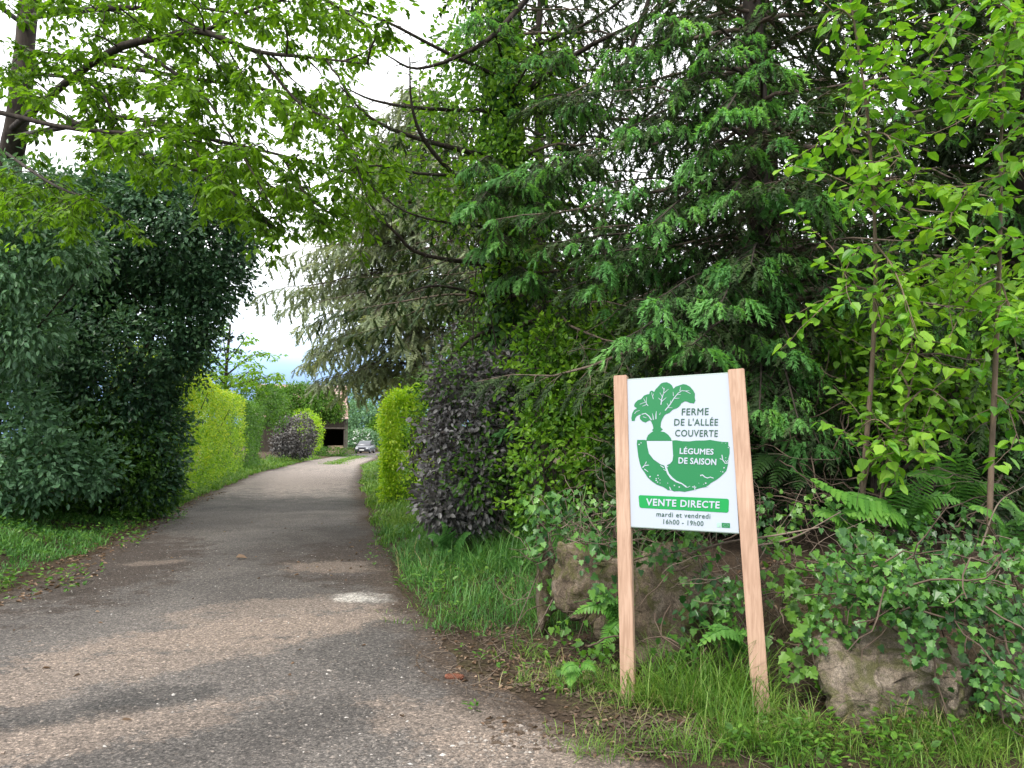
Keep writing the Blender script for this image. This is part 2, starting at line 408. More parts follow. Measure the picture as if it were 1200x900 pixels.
def make_road_mat():
    m, nt, out = new_mat('worn_road')
    tc = nt.nodes.new('ShaderNodeTexCoord'); sep = nt.nodes.new('ShaderNodeSeparateXYZ')
    P = tc.outputs['Object']; nt.links.new(P, sep.inputs[0])
    X, Y = sep.outputs['X'], sep.outputs['Y']
    big = noise_tex(nt, 0.55, 6, P, 0.6, 0.4)
    mid = noise_tex(nt, 2.6, 6, P, 0.65)
    fine = noise_tex(nt, 34, 6, P, 0.82)
    grit = noise_tex(nt, 95, 3, P, 0.8)
    wf = noise_tex(nt, 11, 5, P, .75); fine0 = noise_tex(nt, 48, 4, P, .8)
    warp = math_n(nt, 'ADD', math_n(nt, 'MULTIPLY', math_n(nt, 'SUBTRACT', mid, 0.5), 4.6), math_n(nt, 'ADD', math_n(nt, 'MULTIPLY', math_n(nt, 'SUBTRACT', wf, 0.5), 3.0), math_n(nt, 'MULTIPLY', math_n(nt, 'SUBTRACT', fine0, 0.5), 2.4)))
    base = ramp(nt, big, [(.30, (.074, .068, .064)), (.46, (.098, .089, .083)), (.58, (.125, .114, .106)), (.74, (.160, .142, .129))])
    def gp(px, py): q = on_ground(px, py); return float(q[0]), float(q[1])
    col = base
    pink = (.225, .182, .152); tar = (.046, .045, .044); dirt = (.050, .038, .031); pale = (.46, .44, .41)
    for (px, py, rx, ry, rot, c, k) in [
            (40, 800, 2.2, .42, .75, pink, .7), (290, 740, 1.5, .45, .55, pink, .85), (330, 715, .9, .5, .5, pink, .6), (60, 870, 1.0, .3, .6, pink, .8),
            (300, 850, .9, .34, .35, tar, .3), (180, 818, .36, .22, .2, tar, .6), (100, 838, .5, .15, .5, tar, .5), (210, 690, 1.2, .5, .5, tar, .2), (250, 610, 1.6, 2.4, .3, (.15, .135, .122), .5), (430, 765, .4, .55, .3, tar, .4),
            (430, 655, 1.0, 1.9, .2, dirt, .8), (395, 640, 1.2, 2.2, .2, dirt, .4), (140, 660, .9, 2.6, .25, dirt, .8), (405, 665, .7, .45, 0, pink, .55),
            (600, 860, .9, .35, -.5, pink, .6), (640, 900, .7, .4, -.4, pink, .6), (545, 800, .3, .5, .4, dirt, .4),
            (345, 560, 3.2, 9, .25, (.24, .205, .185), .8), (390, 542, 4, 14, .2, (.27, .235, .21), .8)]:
        gx, gy = gp(px, py)
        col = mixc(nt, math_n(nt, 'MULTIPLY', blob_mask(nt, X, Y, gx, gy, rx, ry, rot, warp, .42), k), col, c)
    gx, gy = gp(428, 701)
    col = mixc(nt, math_n(nt, 'MULTIPLY', blob_mask(nt, X, Y, gx, gy, .30, .20, -.2, math_n(nt, 'MULTIPLY', warp, .8), .9), .9), col, pale)
    gx, gy = gp(180, 660)
    col = mixc(nt, math_n(nt, 'MULTIPLY', blob_mask(nt, X, Y, gx, gy, .4, .18, .6, warp, .7), .45), col, pink)
    ed = nt.nodes.new('ShaderNodeAttribute'); ed.attribute_name = 'tint'          # metres to the road's edge
    ef = math_n(nt, 'ADD', ed.outputs['Fac'], math_n(nt, 'MULTIPLY', math_n(nt, 'SUBTRACT', noise_tex(nt, 3.4, 6, P, .7), .5), 1.1))
    col = mixc(nt, ramp(nt, ef, [(.02, (1, 1, 1)), (.42, (0, 0, 0))]), col, (.062, .046, .035))
    v = nt.nodes.new('ShaderNodeTexVoronoi'); v.inputs['Scale'].default_value = 42; nt.links.new(P, v.inputs['Vector'])
    speck = ramp(nt, v.outputs['Distance'], [(.0, (1, 1, 1)), (.16, (1, 1, 1)), (.24, (0, 0, 0))])
    vs = nt.nodes.new('ShaderNodeSeparateColor'); nt.links.new(v.outputs['Color'], vs.inputs[0])
    on = math_n(nt, 'GREATER_THAN', vs.outputs[0], .80)
    col = mixc(nt, 1.0, col, ramp(nt, fine, [(.28, (.34, .34, .34)), (.5, (1, 1, 1)), (.72, (1.95, 1.9, 1.85))]), 'MULTIPLY')
    col = mixc(nt, 1.0, col, ramp(nt, grit, [(.3, (.45, .45, .45)), (.5, (1, 1, 1)), (.72, (1.8, 1.76, 1.7))]), 'MULTIPLY')
    v2 = nt.nodes.new('ShaderNodeTexVoronoi'); v2.inputs['Scale'].default_value = 85; nt.links.new(P, v2.inputs['Vector'])
    s2 = nt.nodes.new('ShaderNodeSeparateColor'); nt.links.new(v2.outputs['Color'], s2.inputs[0])
    col = mixc(nt, .6, col, ramp(nt, s2.outputs[0], [(0, (.55, .55, .56)), (.5, (1.1, 1.1, 1.1)), (.85, (1.55, 1.52, 1.48)), (1, (2.6, 2.55, 2.5))]), 'MULTIPLY')
    sf = math_n(nt, 'MULTIPLY', math_n(nt, 'MULTIPLY', speck, on), ramp(nt, mid, [(.45, (.05, .05, .05)), (.7, (.5, .5, .5))]))
    col = mixc(nt, sf, col, (.42, .38, .34))
    hgt = math_n(nt, 'ADD', math_n(nt, 'MULTIPLY', fine, .6), math_n(nt, 'ADD', math_n(nt, 'MULTIPLY', grit, .4), math_n(nt, 'ADD', math_n(nt, 'MULTIPLY', sf, .8), math_n(nt, 'MULTIPLY', s2.outputs[0], .5))))
    principled(nt, out, col, .88, .2, hgt, 1.0, .02)
    return m
def make_ground_mat():
    m, nt, out = new_mat('verge_soil')
    tc = nt.nodes.new('ShaderNodeTexCoord'); P = tc.outputs['Object']
    a = noise_tex(nt, 1.3, 6, P, .65); b = noise_tex(nt, 30, 5, P, .75)
    c = ramp(nt, a, [(.3, (.05, .036, .026)), (.5, (.085, .062, .044)), (.68, (.10, .085, .045))])
    c = mixc(nt, 1.0, c, ramp(nt, b, [(.3, (.3, .3, .3)), (.5, (.9, .9, .9)), (.62, (1.3, 1.25, 1.2)), (.75, (2.4, 2.2, 2.0))]), 'MULTIPLY')
    principled(nt, out, c, .95, .1, b, 1.0, .05)
    return m

gx = np.unique(np.concatenate([np.linspace(-900, -60, 22), np.linspace(-60, -16, 45), np.linspace(-16, 8, 121), np.linspace(8, 60, 40), np.linspace(60, 900, 22)]))
gy = np.unique(np.concatenate([np.linspace(-300, -10, 16), np.linspace(-10, 2, 25), np.linspace(2, 14, 81), np.linspace(14, 100, 90), np.linspace(100, 1400, 26)]))
grid_mesh('ground', gx, gy, lambda X, Y: height(X, Y), make_ground_mat())

def make_road():
    ys = np.unique(np.concatenate([np.linspace(-60, -2, 24), np.linspace(-2, 14, 161), np.linspace(14, 100, 120)]))
    L = tab(ROAD_L, ys); Rr = tab(ROAD_R, ys)
    nz = lambda k, s: vnoise(np.stack([ys * k, ys * 0, ys * 0], -1), 1.0, s)
    amp = np.where(ys < -3, 0, 1)
    L = L + amp * (0.10 * nz(1.7, 1) + .05 * nz(6, 2)); Rr = Rr + amp * (0.07 * nz(2.1, 3) + .045 * nz(7, 4))
    k = 13; t = np.array([0, .03, .07, .12, .2, .35, .5, .65, .8, .88, .93, .97, 1.])
    E = np.minimum(t, 1 - t)[None] * (Rr - L)[:, None]
    X = L[:, None] * (1 - t) + Rr[:, None] * t
    Y = np.repeat(ys[:, None], k, 1)
    Z = np.maximum(height(X, Y), 0) * 0 + 0.006
    V = np.stack([X, Y, Z], -1).reshape(-1, 3)
    i = np.arange(len(ys) - 1)[:, None] * k + np.arange(k - 1)[None]
    a = Acc(); a.raw(V, np.stack([i, i + 1, i + k + 1, i + k], -1).reshape(-1, 4), E.reshape(-1), 0, True)
    o = a.build('road', make_road_mat()); o['kind'] = 'structure'
make_road()

# ------------------------------------------------------------------ curves
def spline(ctrl, n):
    """smooth line through the control points"""
    c = np.asarray(ctrl, float)
    if len(c) == 2: return c[0] + (c[1] - c[0]) * np.linspace(0, 1, n)[:, None]
    p = np.vstack([2 * c[0] - c[1], c, 2 * c[-1] - c[-2]])
    out = []
    for t in np.linspace(0, len(c) - 1 - 1e-6, n):
        i = int(t); u = t - i
        a, b, d, e = p[i], p[i + 1], p[i + 2], p[i + 3]
        out.append(.5 * ((2 * b) + (-a + d) * u + (2 * a - 5 * b + 4 * d - e) * u * u + (-a + 3 * b - 3 * d + e) * u ** 3))
    return np.array(out)
def wander(p, d, length, n, jit=0.25, droop=0.0):
    p = np.array(p, float); d = nrm(np.array(d, float)); pts = [p.copy()]; st = length / (n - 1)
    for _ in range(n - 1):
        d = nrm(d + rng.normal(size=3) * jit + np.array([0, 0, -droop]))
        p = p + d * st; pts.append(p.copy())
    return np.array(pts)

# ------------------------------------------------------------------ leaves as parts
class Leaves:
    """collects leaves; the largest in the picture become parts, the rest one part of kind stuff"""
    def __init__(self): self.r = []
    def add(self, P, D, N, L, W, tint):
        P = np.atleast_2d(P); n = len(P)
        self.r.append(np.concatenate([P, np.broadcast_to(D, (n, 3)), np.broadcast_to(N, (n, 3)), np.broadcast_to(L, (n,))[:, None],
                                      np.broadcast_to(W, (n,))[:, None], np.broadcast_to(tint, (n,))[:, None]], 1))
    def emit(self, parent, tmpls, mat, n_parts=0, part='leaf', rest='foliage'):
        if not self.r: return
        A = np.concatenate(self.r)
        if n_parts:
            px, py, z = project(A[:, :3])
            vis = (px > -10) & (px < 1210) & (py > -10) & (py < 910) & (A[:, 1] > .3)
            score = np.where(vis, A[:, 9] / z, 0) * np.random.default_rng(3).uniform(.7, 1.3, len(A))
            order = np.argsort(-score)
            big = A[order[:n_parts]]; big = big[score[order[:n_parts]] > 0]
            A = A[order[len(big):]]
            var = []
            for k, tm in enumerate(tmpls):
                for q in range(4):
                    a = Acc(); a.scatter(tm, np.zeros((1, 3)), np.array([[1., 0, 0]]), np.array([[0, 0, 1.]]), 1., 1., .14 + .24 * q)
                    var.append(a.mesh(part, mat))
            loc0 = np.array(parent.location)
            for r in big:
                q = min(3, max(0, int(r[11] * 4)))
                me = var[random.randrange(len(tmpls)) * 4 + q]
                o = bpy.data.objects.new(part, me); COL.objects.link(o); o.parent = parent
                X = nrm(r[3:6]); Z = nrm(r[6:9] - (r[6:9] @ X) * X); Y = np.cross(Z, X)
                Mx = Matrix(((X[0] * r[9], Y[0] * r[10], Z[0] * r[9], r[0] - loc0[0]), (X[1] * r[9], Y[1] * r[10], Z[1] * r[9], r[1] - loc0[1]),
                             (X[2] * r[9], Y[2] * r[10], Z[2] * r[9], r[2] - loc0[2]), (0, 0, 0, 1)))
                o.matrix_basis = Mx
        if len(A):
            a = Acc(); k = len(tmpls)
            for i, tm in enumerate(tmpls):
                B = A[i::k]
                a.scatter(tm, B[:, :3], B[:, 3:6], B[:, 6:9], B[:, 9], B[:, 10], B[:, 11])
            a.build(rest, mat, parent, 'stuff')

# ------------------------------------------------------------------ shrubs and hedges
def B(px, py, D, rx, rz, ry=None):
    c = at(px, py, D); k = D / F
    return (c, np.array([rx * k, (ry if ry is not None else rx * .8) * k, rz * k]))
def blob_surface(n, blobs, lump, seed, depth=0.22, holes=None):
    w = np.array([r[0] * r[2] + r[1] * r[2] + r[0] * r[1] for c, r in blobs]); w /= w.sum()
    idx = rng.choice(len(blobs), n, p=w)
    C = np.array([b[0] for b in blobs])[idx]; Rd = np.array([b[1] for b in blobs])[idx]
    u = nrm(rng.normal(size=(n, 3)))
    s = 1 - depth * rng.uniform(0, 1, n) ** 1.7
    s = s * (1 + lump * vnoise(C + u * Rd, 2.2, seed) + lump * .6 * vnoise(C + u * Rd, 6.0, seed + 1))
    P = C + u * Rd * s[:, None]
    N = nrm(u / Rd)
    ok = np.ones(n, bool)
    for k, (c, r) in enumerate(blobs):
        q = (((P - c) / r) ** 2).sum(1)
        ok &= (q > .62) | (idx == k)
    if holes: ok &= vnoise(P, holes[0], seed + 5) + .6 * vnoise(P, holes[0] * 2.7, seed + 6) > holes[1]
    ok &= P[:, 2] > height(P[:, 0], P[:, 1]) + .02
    return P[ok], N[ok]
def clump_leaves(P, N, per, spread, L, W, up=.55, hang=.25, tint_c=.5, tint_s=.22, wild=.55):
    """sprays of leaves round each clump centre"""
    n = len(P)
    tc = np.clip(rng.normal(tint_c, tint_s, n), 0, 1)
    c = np.repeat(P, per, 0); nn = np.repeat(N, per, 0); t = np.repeat(tc, per)
    m = len(c)
    off = rng.normal(size=(m, 3)) * spread
    off -= (off * nn).sum(1, keepdims=True) * nn * .45
    D = nrm(nn * .55 + off / (spread * 1.6) + rng.normal(size=(m, 3)) * wild * .5 + np.array([0, 0, -hang]))
    Nn = nn * .6 + np.array([0, 0, up]) + rng.normal(size=(m, 3)) * wild
    Ls = L * rng.uniform(.65, 1.25, m)
    return c + off, D, Nn, Ls, Ls * (W / L), np.clip(t + rng.normal(size=m) * .14, 0, 1)
def shrub(name, label, cat, group, base, blobs, n, per, spread, L, W, mat, tmpl='diamond', lump=.12, stems=4, bark='bark_dark', depth=.25, n_parts=0, part='leaf', stem_r=.03, holes=None, stray=0, stray_len=.45, **kw):
    t = thing(name, (base[0], base[1], hz(base[0], base[1])), label, cat, group)
    P, N = blob_surface(n, blobs, lump, len(label), depth, holes)
    lv = Leaves(); lv.add(*clump_leaves(P, N, per, spread, L, W, **kw))
    if stray:
        P2, N2 = blob_surface(stray, blobs, lump, len(label), .15, holes); a = Acc()
        for p, nn in zip(P2, N2):
            ln = stray_len * rng.uniform(.5, 1.3)
            w = wander(p, nn + np.array([0, 0, .5]) + rng.normal(size=3) * .45, ln, 6, .12, .05)
            a.tube(w, .006, .002, 3, cap=False)
            m = int(6 + ln * 26); k = rng.uniform(.1, 1, m) * 4.99; i = k.astype(int); f = (k - i)[:, None]
            q = w[i] * (1 - f) + w[i + 1] * f; d = nrm(w[i + 1] - w[i])
            Ls = L * rng.uniform(.6, 1.2, m)
            lv.add(q, nrm(d * .6 + rng.normal(size=(m, 3)) * .7), np.array([0, 0, 1.]) + rng.normal(size=(m, 3)) * .4, Ls, Ls * (W / L), np.clip(rng.normal(kw.get('tint_c', .5) + .12, .2) + rng.normal(size=m) * .1, 0, 1))
        a.build('twigs', M[bark], t, 'stuff')
    lv.emit(t, [tmpl], M[mat], n_parts, part)
    for i in range(stems):
        c, r = blobs[i % len(blobs)]
        a = Acc()
        p0 = np.array([base[0] + rng.normal() * .15, base[1] + rng.normal() * .15, hz(base[0], base[1]) - .05])
        p1 = c + rng.normal(size=3) * r * .3
        a.tube(spline([p0, (p0 * .5 + p1 * .5) + rng.normal(size=3) * .12, p1], 10), stem_r, stem_r * .3, 5)
        for _ in range(7):
            q = p0 + (p1 - p0) * rng.uniform(.45, 1)
            a.tube(wander(q, nrm(rng.normal(size=3) + np.array([0, 0, .4])), float(r.mean()) * 1.0, 6, .25), stem_r * .35, .003, 3, cap=False)
        a.build('stem' if name != 'evergreen_tree' else 'trunk', M[bark], t)
    return t

def hedge(name, label, cat, path, width, hfun, n, per, spread, L, W, mat, tmpl='diamond', tint_fun=None):
    """a clipped hedge along a line of (x, y) points"""
    pts = spline([(x, y, 0) for x, y in path], 40)
    seg = np.linalg.norm(np.diff(pts, axis=0), axis=1); cum = np.concatenate([[0], np.cumsum(seg)]); T = cum[-1]
    base = pts[0]
    t = thing(name, (base[0], base[1], hz(base[0], base[1])), label, cat)
    s = rng.uniform(0, T, n) ** 1.0
    s = T * rng.uniform(0, 1, n) ** 1.35                                   # denser towards the camera end
    x = np.interp(s, cum, pts[:, 0]); y = np.interp(s, cum, pts[:, 1])
    tg = nrm(np.stack([np.interp(s, cum, np.gradient(pts[:, 0])), np.interp(s, cum, np.gradient(pts[:, 1])), 0 * s], -1))
    side = np.stack([tg[:, 1], -tg[:, 0], 0 * s], -1)
    H = hfun(s / T)
    per_len = 2 * H + width + .6
    u = rng.uniform(0, 1, n) * per_len
    kind = np.where(u < H, 0, np.where(u < H + width, 1, np.where(u < 2 * H + width, 2, 3)))
    v = rng.uniform(0, 1, n)
    off = np.where(kind == 0, -width / 2, np.where(kind == 2, width / 2, (v - .5) * width))
    z = np.where((kind == 0) | (kind == 2), v ** .9 * H, H)
    N = np.where((kind == 0)[:, None], -side, np.where((kind == 2)[:, None], side, np.array([0, 0, 1.])))
    endm = kind == 3
    z = np.where(endm, rng.uniform(0, 1, n) * H, z)
    x = np.where(endm, pts[0, 0], x); y = np.where(endm, pts[0, 1], y)
    N = np.where(endm[:, None], -tg[0], N)
    rnd = np.clip((z / H - .85) / .15, 0, 1)                                # rounded shoulders
    off = off * (1 - .22 * rnd * rnd)
    P = np.stack([x, y, z], -1) + side * off[:, None]
    P[:, 2] += height(P[:, 0], P[:, 1])
    lump = .14 * vnoise(P, 1.6, 7) + .10 * vnoise(P, 4.5, 8) - .22 * rng.uniform(0, 1, n) ** 2
    P = P + N * lump[:, None]
    Pl, D, Nn, Ls, Ws, ti = clump_leaves(P, nrm(N), per, spread, L, W, tint_c=.5)
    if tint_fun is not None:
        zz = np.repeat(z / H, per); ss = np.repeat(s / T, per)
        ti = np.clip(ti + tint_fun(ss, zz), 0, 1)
    a = Acc(); a.scatter(tmpl, Pl, D, Nn, Ls, Ws, ti)
    a.build('foliage', M[mat], t, 'stuff')
    for q in np.linspace(.03, .97, int(max(3, T / 1.6))):
        i = min(39, int(q * 39)); a = Acc(); p = pts[i].copy(); p[2] = hz(p[0], p[1]) - .05
        a.tube(wander(p, (rng.normal() * .1, rng.normal() * .1, 1), float(hfun(q)) * .85, 6, .1), .03, .01, 5)
        a.build('stem', M['bark_dark'], t)
    return t

# ------------------------------------------------------------------ conifers
class Conifer:
    def __init__(self): self.wood, self.tw, self.sh = [], [], []
    def limb(self, path, r0, r1=.006, gap=.16, sub=.9, down=.35, twig=.2, every=.1, bare=.0, start=.15, fill=1.0, shoot_p=0.0, acc=None, side_lift=0.0, keep=None):
        """one branch: side branchlets along it, needle twigs along those"""
        acc = acc if acc is not None else Acc()
        acc.tube(path, r0, r1, 5, cap=False)
        seg = np.linalg.norm(np.diff(path, axis=0), axis=1); cum = np.concatenate([[0], np.cumsum(seg)]); T = cum[-1]
        tg = nrm(np.gradient(path, axis=0))
        s = start * T; sd = 1
        while s < T:
            q = s / T
            p = np.array([np.interp(s, cum, path[:, k]) for k in range(3)])
            d = np.array([np.interp(s, cum, tg[:, k]) for k in range(3)])
            lat = nrm(np.cross(d, [0, 0, 1.])) * sd
            ln = sub * (1.08 - q) ** .7 * rng.uniform(.5, 1.1)
            dd = nrm(d * .75 + lat * rng.uniform(.7, 1.1) + np.array([0, 0, side_lift]))
            if rng.uniform() < fill:
                w = wander(p, dd, ln, 5, .10, down * .5)
                acc.tube(w, max(.004, r0 * .22), .002, 3, cap=False)
                if rng.uniform() > bare: self.along(w, ln, twig, every, down, shoot_p)
            sd = -sd; s += gap * rng.uniform(.6, 1.4)
        e = path[-1]
        if bare < .9: self.along(path[int(len(path) * .7):], T * .3, twig, every, down, shoot_p)
        return acc
    def along(self, w, ln, twig, every, down, shoot_p):
        n = max(2, int(ln / every))
        tg = nrm(np.gradient(w, axis=0))
        t = np.linspace(.12, 1, n) * (len(w) - 1)
        i = np.minimum(t.astype(int), len(w) - 2); f = (t - i)[:, None]
        P = w[i] * (1 - f) + w[i + 1] * f; d = tg[i]
        lat = nrm(np.cross(d, [0, 0, 1.])) * np.where(np.arange(n) % 2, 1, -1)[:, None]
        D = nrm(d * .8 + lat * rng.uniform(.5, 1.0, (n, 1)) + np.array([0, 0, -down]) * rng.uniform(.3, 1.6, (n, 1)))
        Nn = np.array([0, 0, 1.]) + rng.normal(size=(n, 3)) * .25
        L = twig * rng.uniform(.7, 1.25, n)
        self.tw.append(np.concatenate([P, D, Nn, L[:, None]], 1))
        if shoot_p > 0:
            if rng.uniform() < shoot_p:
                self.sh.append(np.concatenate([w[-1], nrm(tg[-1] * np.array([1, 1, .3]) + np.array([0, 0, .05])), [0, 0, 1.], [rng.uniform(.13, .30)]]))
            for k in range(1, n - 1):
                if rng.uniform() < shoot_p * .22:
                    self.sh.append(np.concatenate([P[k] + D[k] * .08, nrm(D[k] * np.array([1, 1, .3])), [0, 0, 1.], [rng.uniform(.09, .22)]]))
    def emit(self, t, tmpl, mat, tint=(.45, .22), ratio=1.0, n_shoots=300, new='needle_new'):
        if self.tw:
            A = np.concatenate(self.tw); a = Acc()
            A = A[~((A[:, 1] < 5.35) & (A[:, 0] > .2) & (A[:, 0] < 2.2) & (A[:, 2] < 2.5))]     # nothing grows across the sign
            ti = np.clip(rng.normal(tint[0], tint[1], len(A)), 0, 1)
            a.scatter(tmpl, A[:, :3], A[:, 3:6], A[:, 6:9], A[:, 9], A[:, 9] * ratio, ti)
            a.build('needles', M[mat], t, 'stuff')
        if self.sh:
            A = np.array(self.sh); lv = Leaves()
            A = A[~((A[:, 1] < 5.35) & (A[:, 0] > .2) & (A[:, 0] < 2.2) & (A[:, 2] < 2.5))]
            n = len(A)
            lv.add(A[:, :3], A[:, 3:6], A[:, 6:9] + rng.normal(size=(n, 3)) * .2, A[:, 9] * 1.25, A[:, 9] * 1.25, np.clip(rng.normal(.5, .25, n), 0, 1))
            lv.emit(t, ['fan0', 'fan1', 'fan2', 'fan3'], M[new], n_shoots, 'shoot', 'new_growth')
def spruce(name, label, x, y, H, r, z_low, blen, step, per, tmpl, mat, bark='bark_dark', lean=(0, 0), down=.35, gap=.16, sub=.8, twig=.2, every=.1,
           shoot_p=0., rise=.12, sag=.45, tip=.18, skip=None, bare=0., dead=0, group=None, front=0., z_vis=99, cat='tree'):
    t = thing(name, (x, y, hz(x, y)), label, cat, group)
    c = Conifer()
    z0 = hz(x, y)
    pts = np.array([[x + lean[0] * k / 10 + .03 * math.sin(k * 1.7), y + lean[1] * k / 10, z0 - .1 + (H + .1) * k / 10] for k in range(11)])
    a = Acc(); a.tube(spline(pts, 40), r, .02, 9, rough=.03); a.build('trunk', M[bark], t)
    z = z_low
    wood = Acc()
    k0 = rng.uniform(0, 6)
    while z < H - .2:
        q = (z - z_low) / (H - z_low)
        Lz = blen(q)
        for k in range(per):
            az = k0 + k * 6.283 / per + rng.normal() * .25
            d = np.array([math.cos(az), math.sin(az), 0])
            L = Lz * rng.uniform(.75, 1.12) * (1 - front * max(0., -d[1]))
            if skip is not None and skip(d, z): continue
            s = np.linspace(0, 1, 10)
            fz = z / H
            o = np.array([x + lean[0] * fz, y + lean[1] * fz, z0 + z + rng.normal() * .08])
            path = o + d * (s * L)[:, None] + np.array([0, 0, 1.]) * (L * (rise * s - sag * s ** 2 + tip * s ** 3.5))[:, None]
            path += np.cumsum(rng.normal(size=(10, 3)) * .012 * L, 0)
            c.limb(path, .010 + .007 * L, .004, gap if z < z_vis else gap * 2, min(sub, L * .45), down, twig if z < z_vis else twig * 1.6, every if z < z_vis else every * 2, bare, .16, 1.0, shoot_p if z < z_vis else 0, wood)
        k0 += 1.1
        z += step * rng.uniform(.7, 1.3)
    wood.build('branches', M['bark_spruce'] if name == 'spruce_tree' else M[bark], t, 'stuff')
    if dead:
        a = Acc()
        for _ in range(dead):
            az = rng.uniform(0, 6.28); zz = rng.uniform(.4, z_low + 2.4)
            p = np.array([x + lean[0] * zz / H, y + lean[1] * zz / H, z0 + zz])
            a.tube(wander(p, (math.cos(az), math.sin(az), rng.normal() * .3 - .1), rng.uniform(.5, 1.5), 7, .22, .06), .008, .002, 3, cap=False)
        a.build('dead_twigs', M['dead'], t, 'stuff')
    c.emit(t, tmpl, mat)
    return t
# ================================================================== THE FARM SIGN
def make_sign():
    lb, rb = on_ground(736, 823), on_ground(893, 841)
    lt = at(727, 440, 4.66)
    n = nrm(np.cross(rb - lb, lt - lb))
    if n @ (CAM - lb) < 0: n = -n
    def PL(px, py, off=0.0):
        d = ray(px, py); p0 = lb + n * off
        return CAM + d * (((p0 - CAM) @ n) / (d @ n))
    rt = PL(862.5, 432.5)
    t = thing('farm_sign', (lb + rb) / 2, 'white farm sign with green vegetable artwork between two wooden posts', 'sign')
    t.location.z = 0
    wm, nt, out = new_mat('fresh_timber')
    tc = nt.nodes.new('ShaderNodeTexCoord'); mp = nt.nodes.new('ShaderNodeMapping'); mp.inputs['Scale'].default_value = (26, 26, 1.1)
    nt.links.new(tc.outputs['Object'], mp.inputs['Vector'])
    g = noise_tex(nt, 2.2, 6, mp.outputs[0], .6, .8); k = noise_tex(nt, 1.7, 3, tc.outputs['Object'])
    c = ramp(nt, g, [(.3, (.37, .235, .16)), (.55, (.50, .335, .24)), (.75, (.56, .395, .29))])
    c = mixc(nt, 1.0, c, ramp(nt, k, [(.3, (.86, .82, .80)), (.6, (1.02, 1.02, 1.02))]), 'MULTIPLY')
    principled(nt, out, c, .75, .25, g, .25, .004)
    def post(b, tp, w, dpt):
        up = nrm(tp - b); sx = nrm(np.cross(up, n)); 
        if sx[0] < 0: sx = -sx
        bm = bmesh.new()
        b2 = b - up * .18
        pts = []
        for e in (b2, tp):
            for i, j in ((-1, -1), (1, -1), (1, 1), (-1, 1)):
                pts.append(bm.verts.new(e + sx * w / 2 * i + n * (dpt / 2 * j - dpt / 2 + .012)))
        bm.faces.new(pts[3::-1]); bm.faces.new(pts[4:])
        for i in range(4): bm.faces.new([pts[i], pts[(i + 1) % 4], pts[4 + (i + 1) % 4], pts[4 + i]])
        bmesh.ops.bevel(bm, geom=bm.edges[:], offset=.004, segments=2, affect='EDGES')
        bmesh.ops.recalc_face_normals(bm, faces=bm.faces)
        me = bpy.data.meshes.new('post'); bm.to_mesh(me); bm.free(); me.materials.append(wm)
        return link_mesh('post', me, t)
    pl = post(lb, lt, .084, .07); pr = post(rb, rt, .094, .07)
    # a screw batten end that shows beside the right post
    steel = plain('zinc_screw', (.45, .45, .44), .35, .5, .8)
    C = lambda x, y: (700 + x / 4.0909, 420 + y / 4.0909)
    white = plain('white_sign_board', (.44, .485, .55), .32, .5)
    green = plain('sign_green', (.010, .18, .052), .35, .5)
    green2 = plain('banner_green', (.003, .28, .056), .35, .5)
    dark = plain('sign_dark_green', (.022, .085, .045), .35, .5)
    pale = plain('pale_green_print', (.35, .65, .45), .35, .5)
    edge = plain('panel_edge', (.30, .36, .33), .5)
    # the board
    cr = [PL(734.6, 445.5), PL(854.8, 437.6), PL(866.0, 624.5), PL(739.0, 617.0)]
    bm = bmesh.new()
    f = [bm.verts.new(p) for p in cr]; k = [bm.verts.new(p - n * .014) for p in cr]
    bm.faces.new(f); bm.faces.new(k[::-1])
    for i in range(4): 
        q = bm.faces.new([f[i], k[i], k[(i + 1) % 4], f[(i + 1) % 4]]); q.material_index = 1
    bmesh.ops.recalc_face_normals(bm, faces=bm.faces)
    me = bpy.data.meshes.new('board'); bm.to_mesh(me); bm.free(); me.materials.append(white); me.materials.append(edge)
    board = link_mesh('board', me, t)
    a = Acc()
    ux = nrm(cr[1] - cr[0])
    for i, j in ((0, 1), (3, 2)):
        a = Acc(); a.tube([cr[i] - n * .007, cr[j] - n * .007], .008, .008, 6); a.build('board_edge', edge, t)
    def poly(name, groups, mat, off, tr=C):
        bm = bmesh.new()
        for g in groups:
            vs = [bm.verts.new(PL(*tr(x, y), off)) for x, y in g]
            fc = bm.faces.new(vs)
            fc.normal_update()
            if fc.normal @ Vector(n) < 0: fc.normal_flip()
        bmesh.ops.triangulate(bm, faces=bm.faces[:], ngon_method='EAR_CLIP')
        me = bpy.data.meshes.new(name); bm.to_mesh(me); bm.free(); me.materials.append(mat)
        return link_mesh(name, me, board)
    def stroke(name, lines, mat, off, tr=C):
        bm = bmesh.new()
        for ln, w0, w1 in lines:
            p = np.array(ln, float); tg = nrm(np.gradient(p, axis=0)); s = np.stack([-tg[:, 1], tg[:, 0]], -1)
            w = np.linspace(w0, w1, len(p))[:, None] / 2
            Lp, Rp = p + s * w, p - s * w
            vl = [bm.verts.new(PL(*tr(*q), off)) for q in Lp]; vr = [bm.verts.new(PL(*tr(*q), off)) for q in Rp]
            for i in range(len(p) - 1): bm.faces.new([vl[i], vr[i], vr[i + 1], vl[i + 1]])
        bmesh.ops.recalc_face_normals(bm, faces=bm.faces)
        me = bpy.data.meshes.new(name); bm.to_mesh(me); bm.free(); me.materials.append(mat)
        return link_mesh(name, me, board)
    Z1 = lambda x, y: (735 + x / 11.25, 440 + y / 11.25)
    Z2 = lambda x, y: (740 + x / 10.0, 505 + y / 10.0)
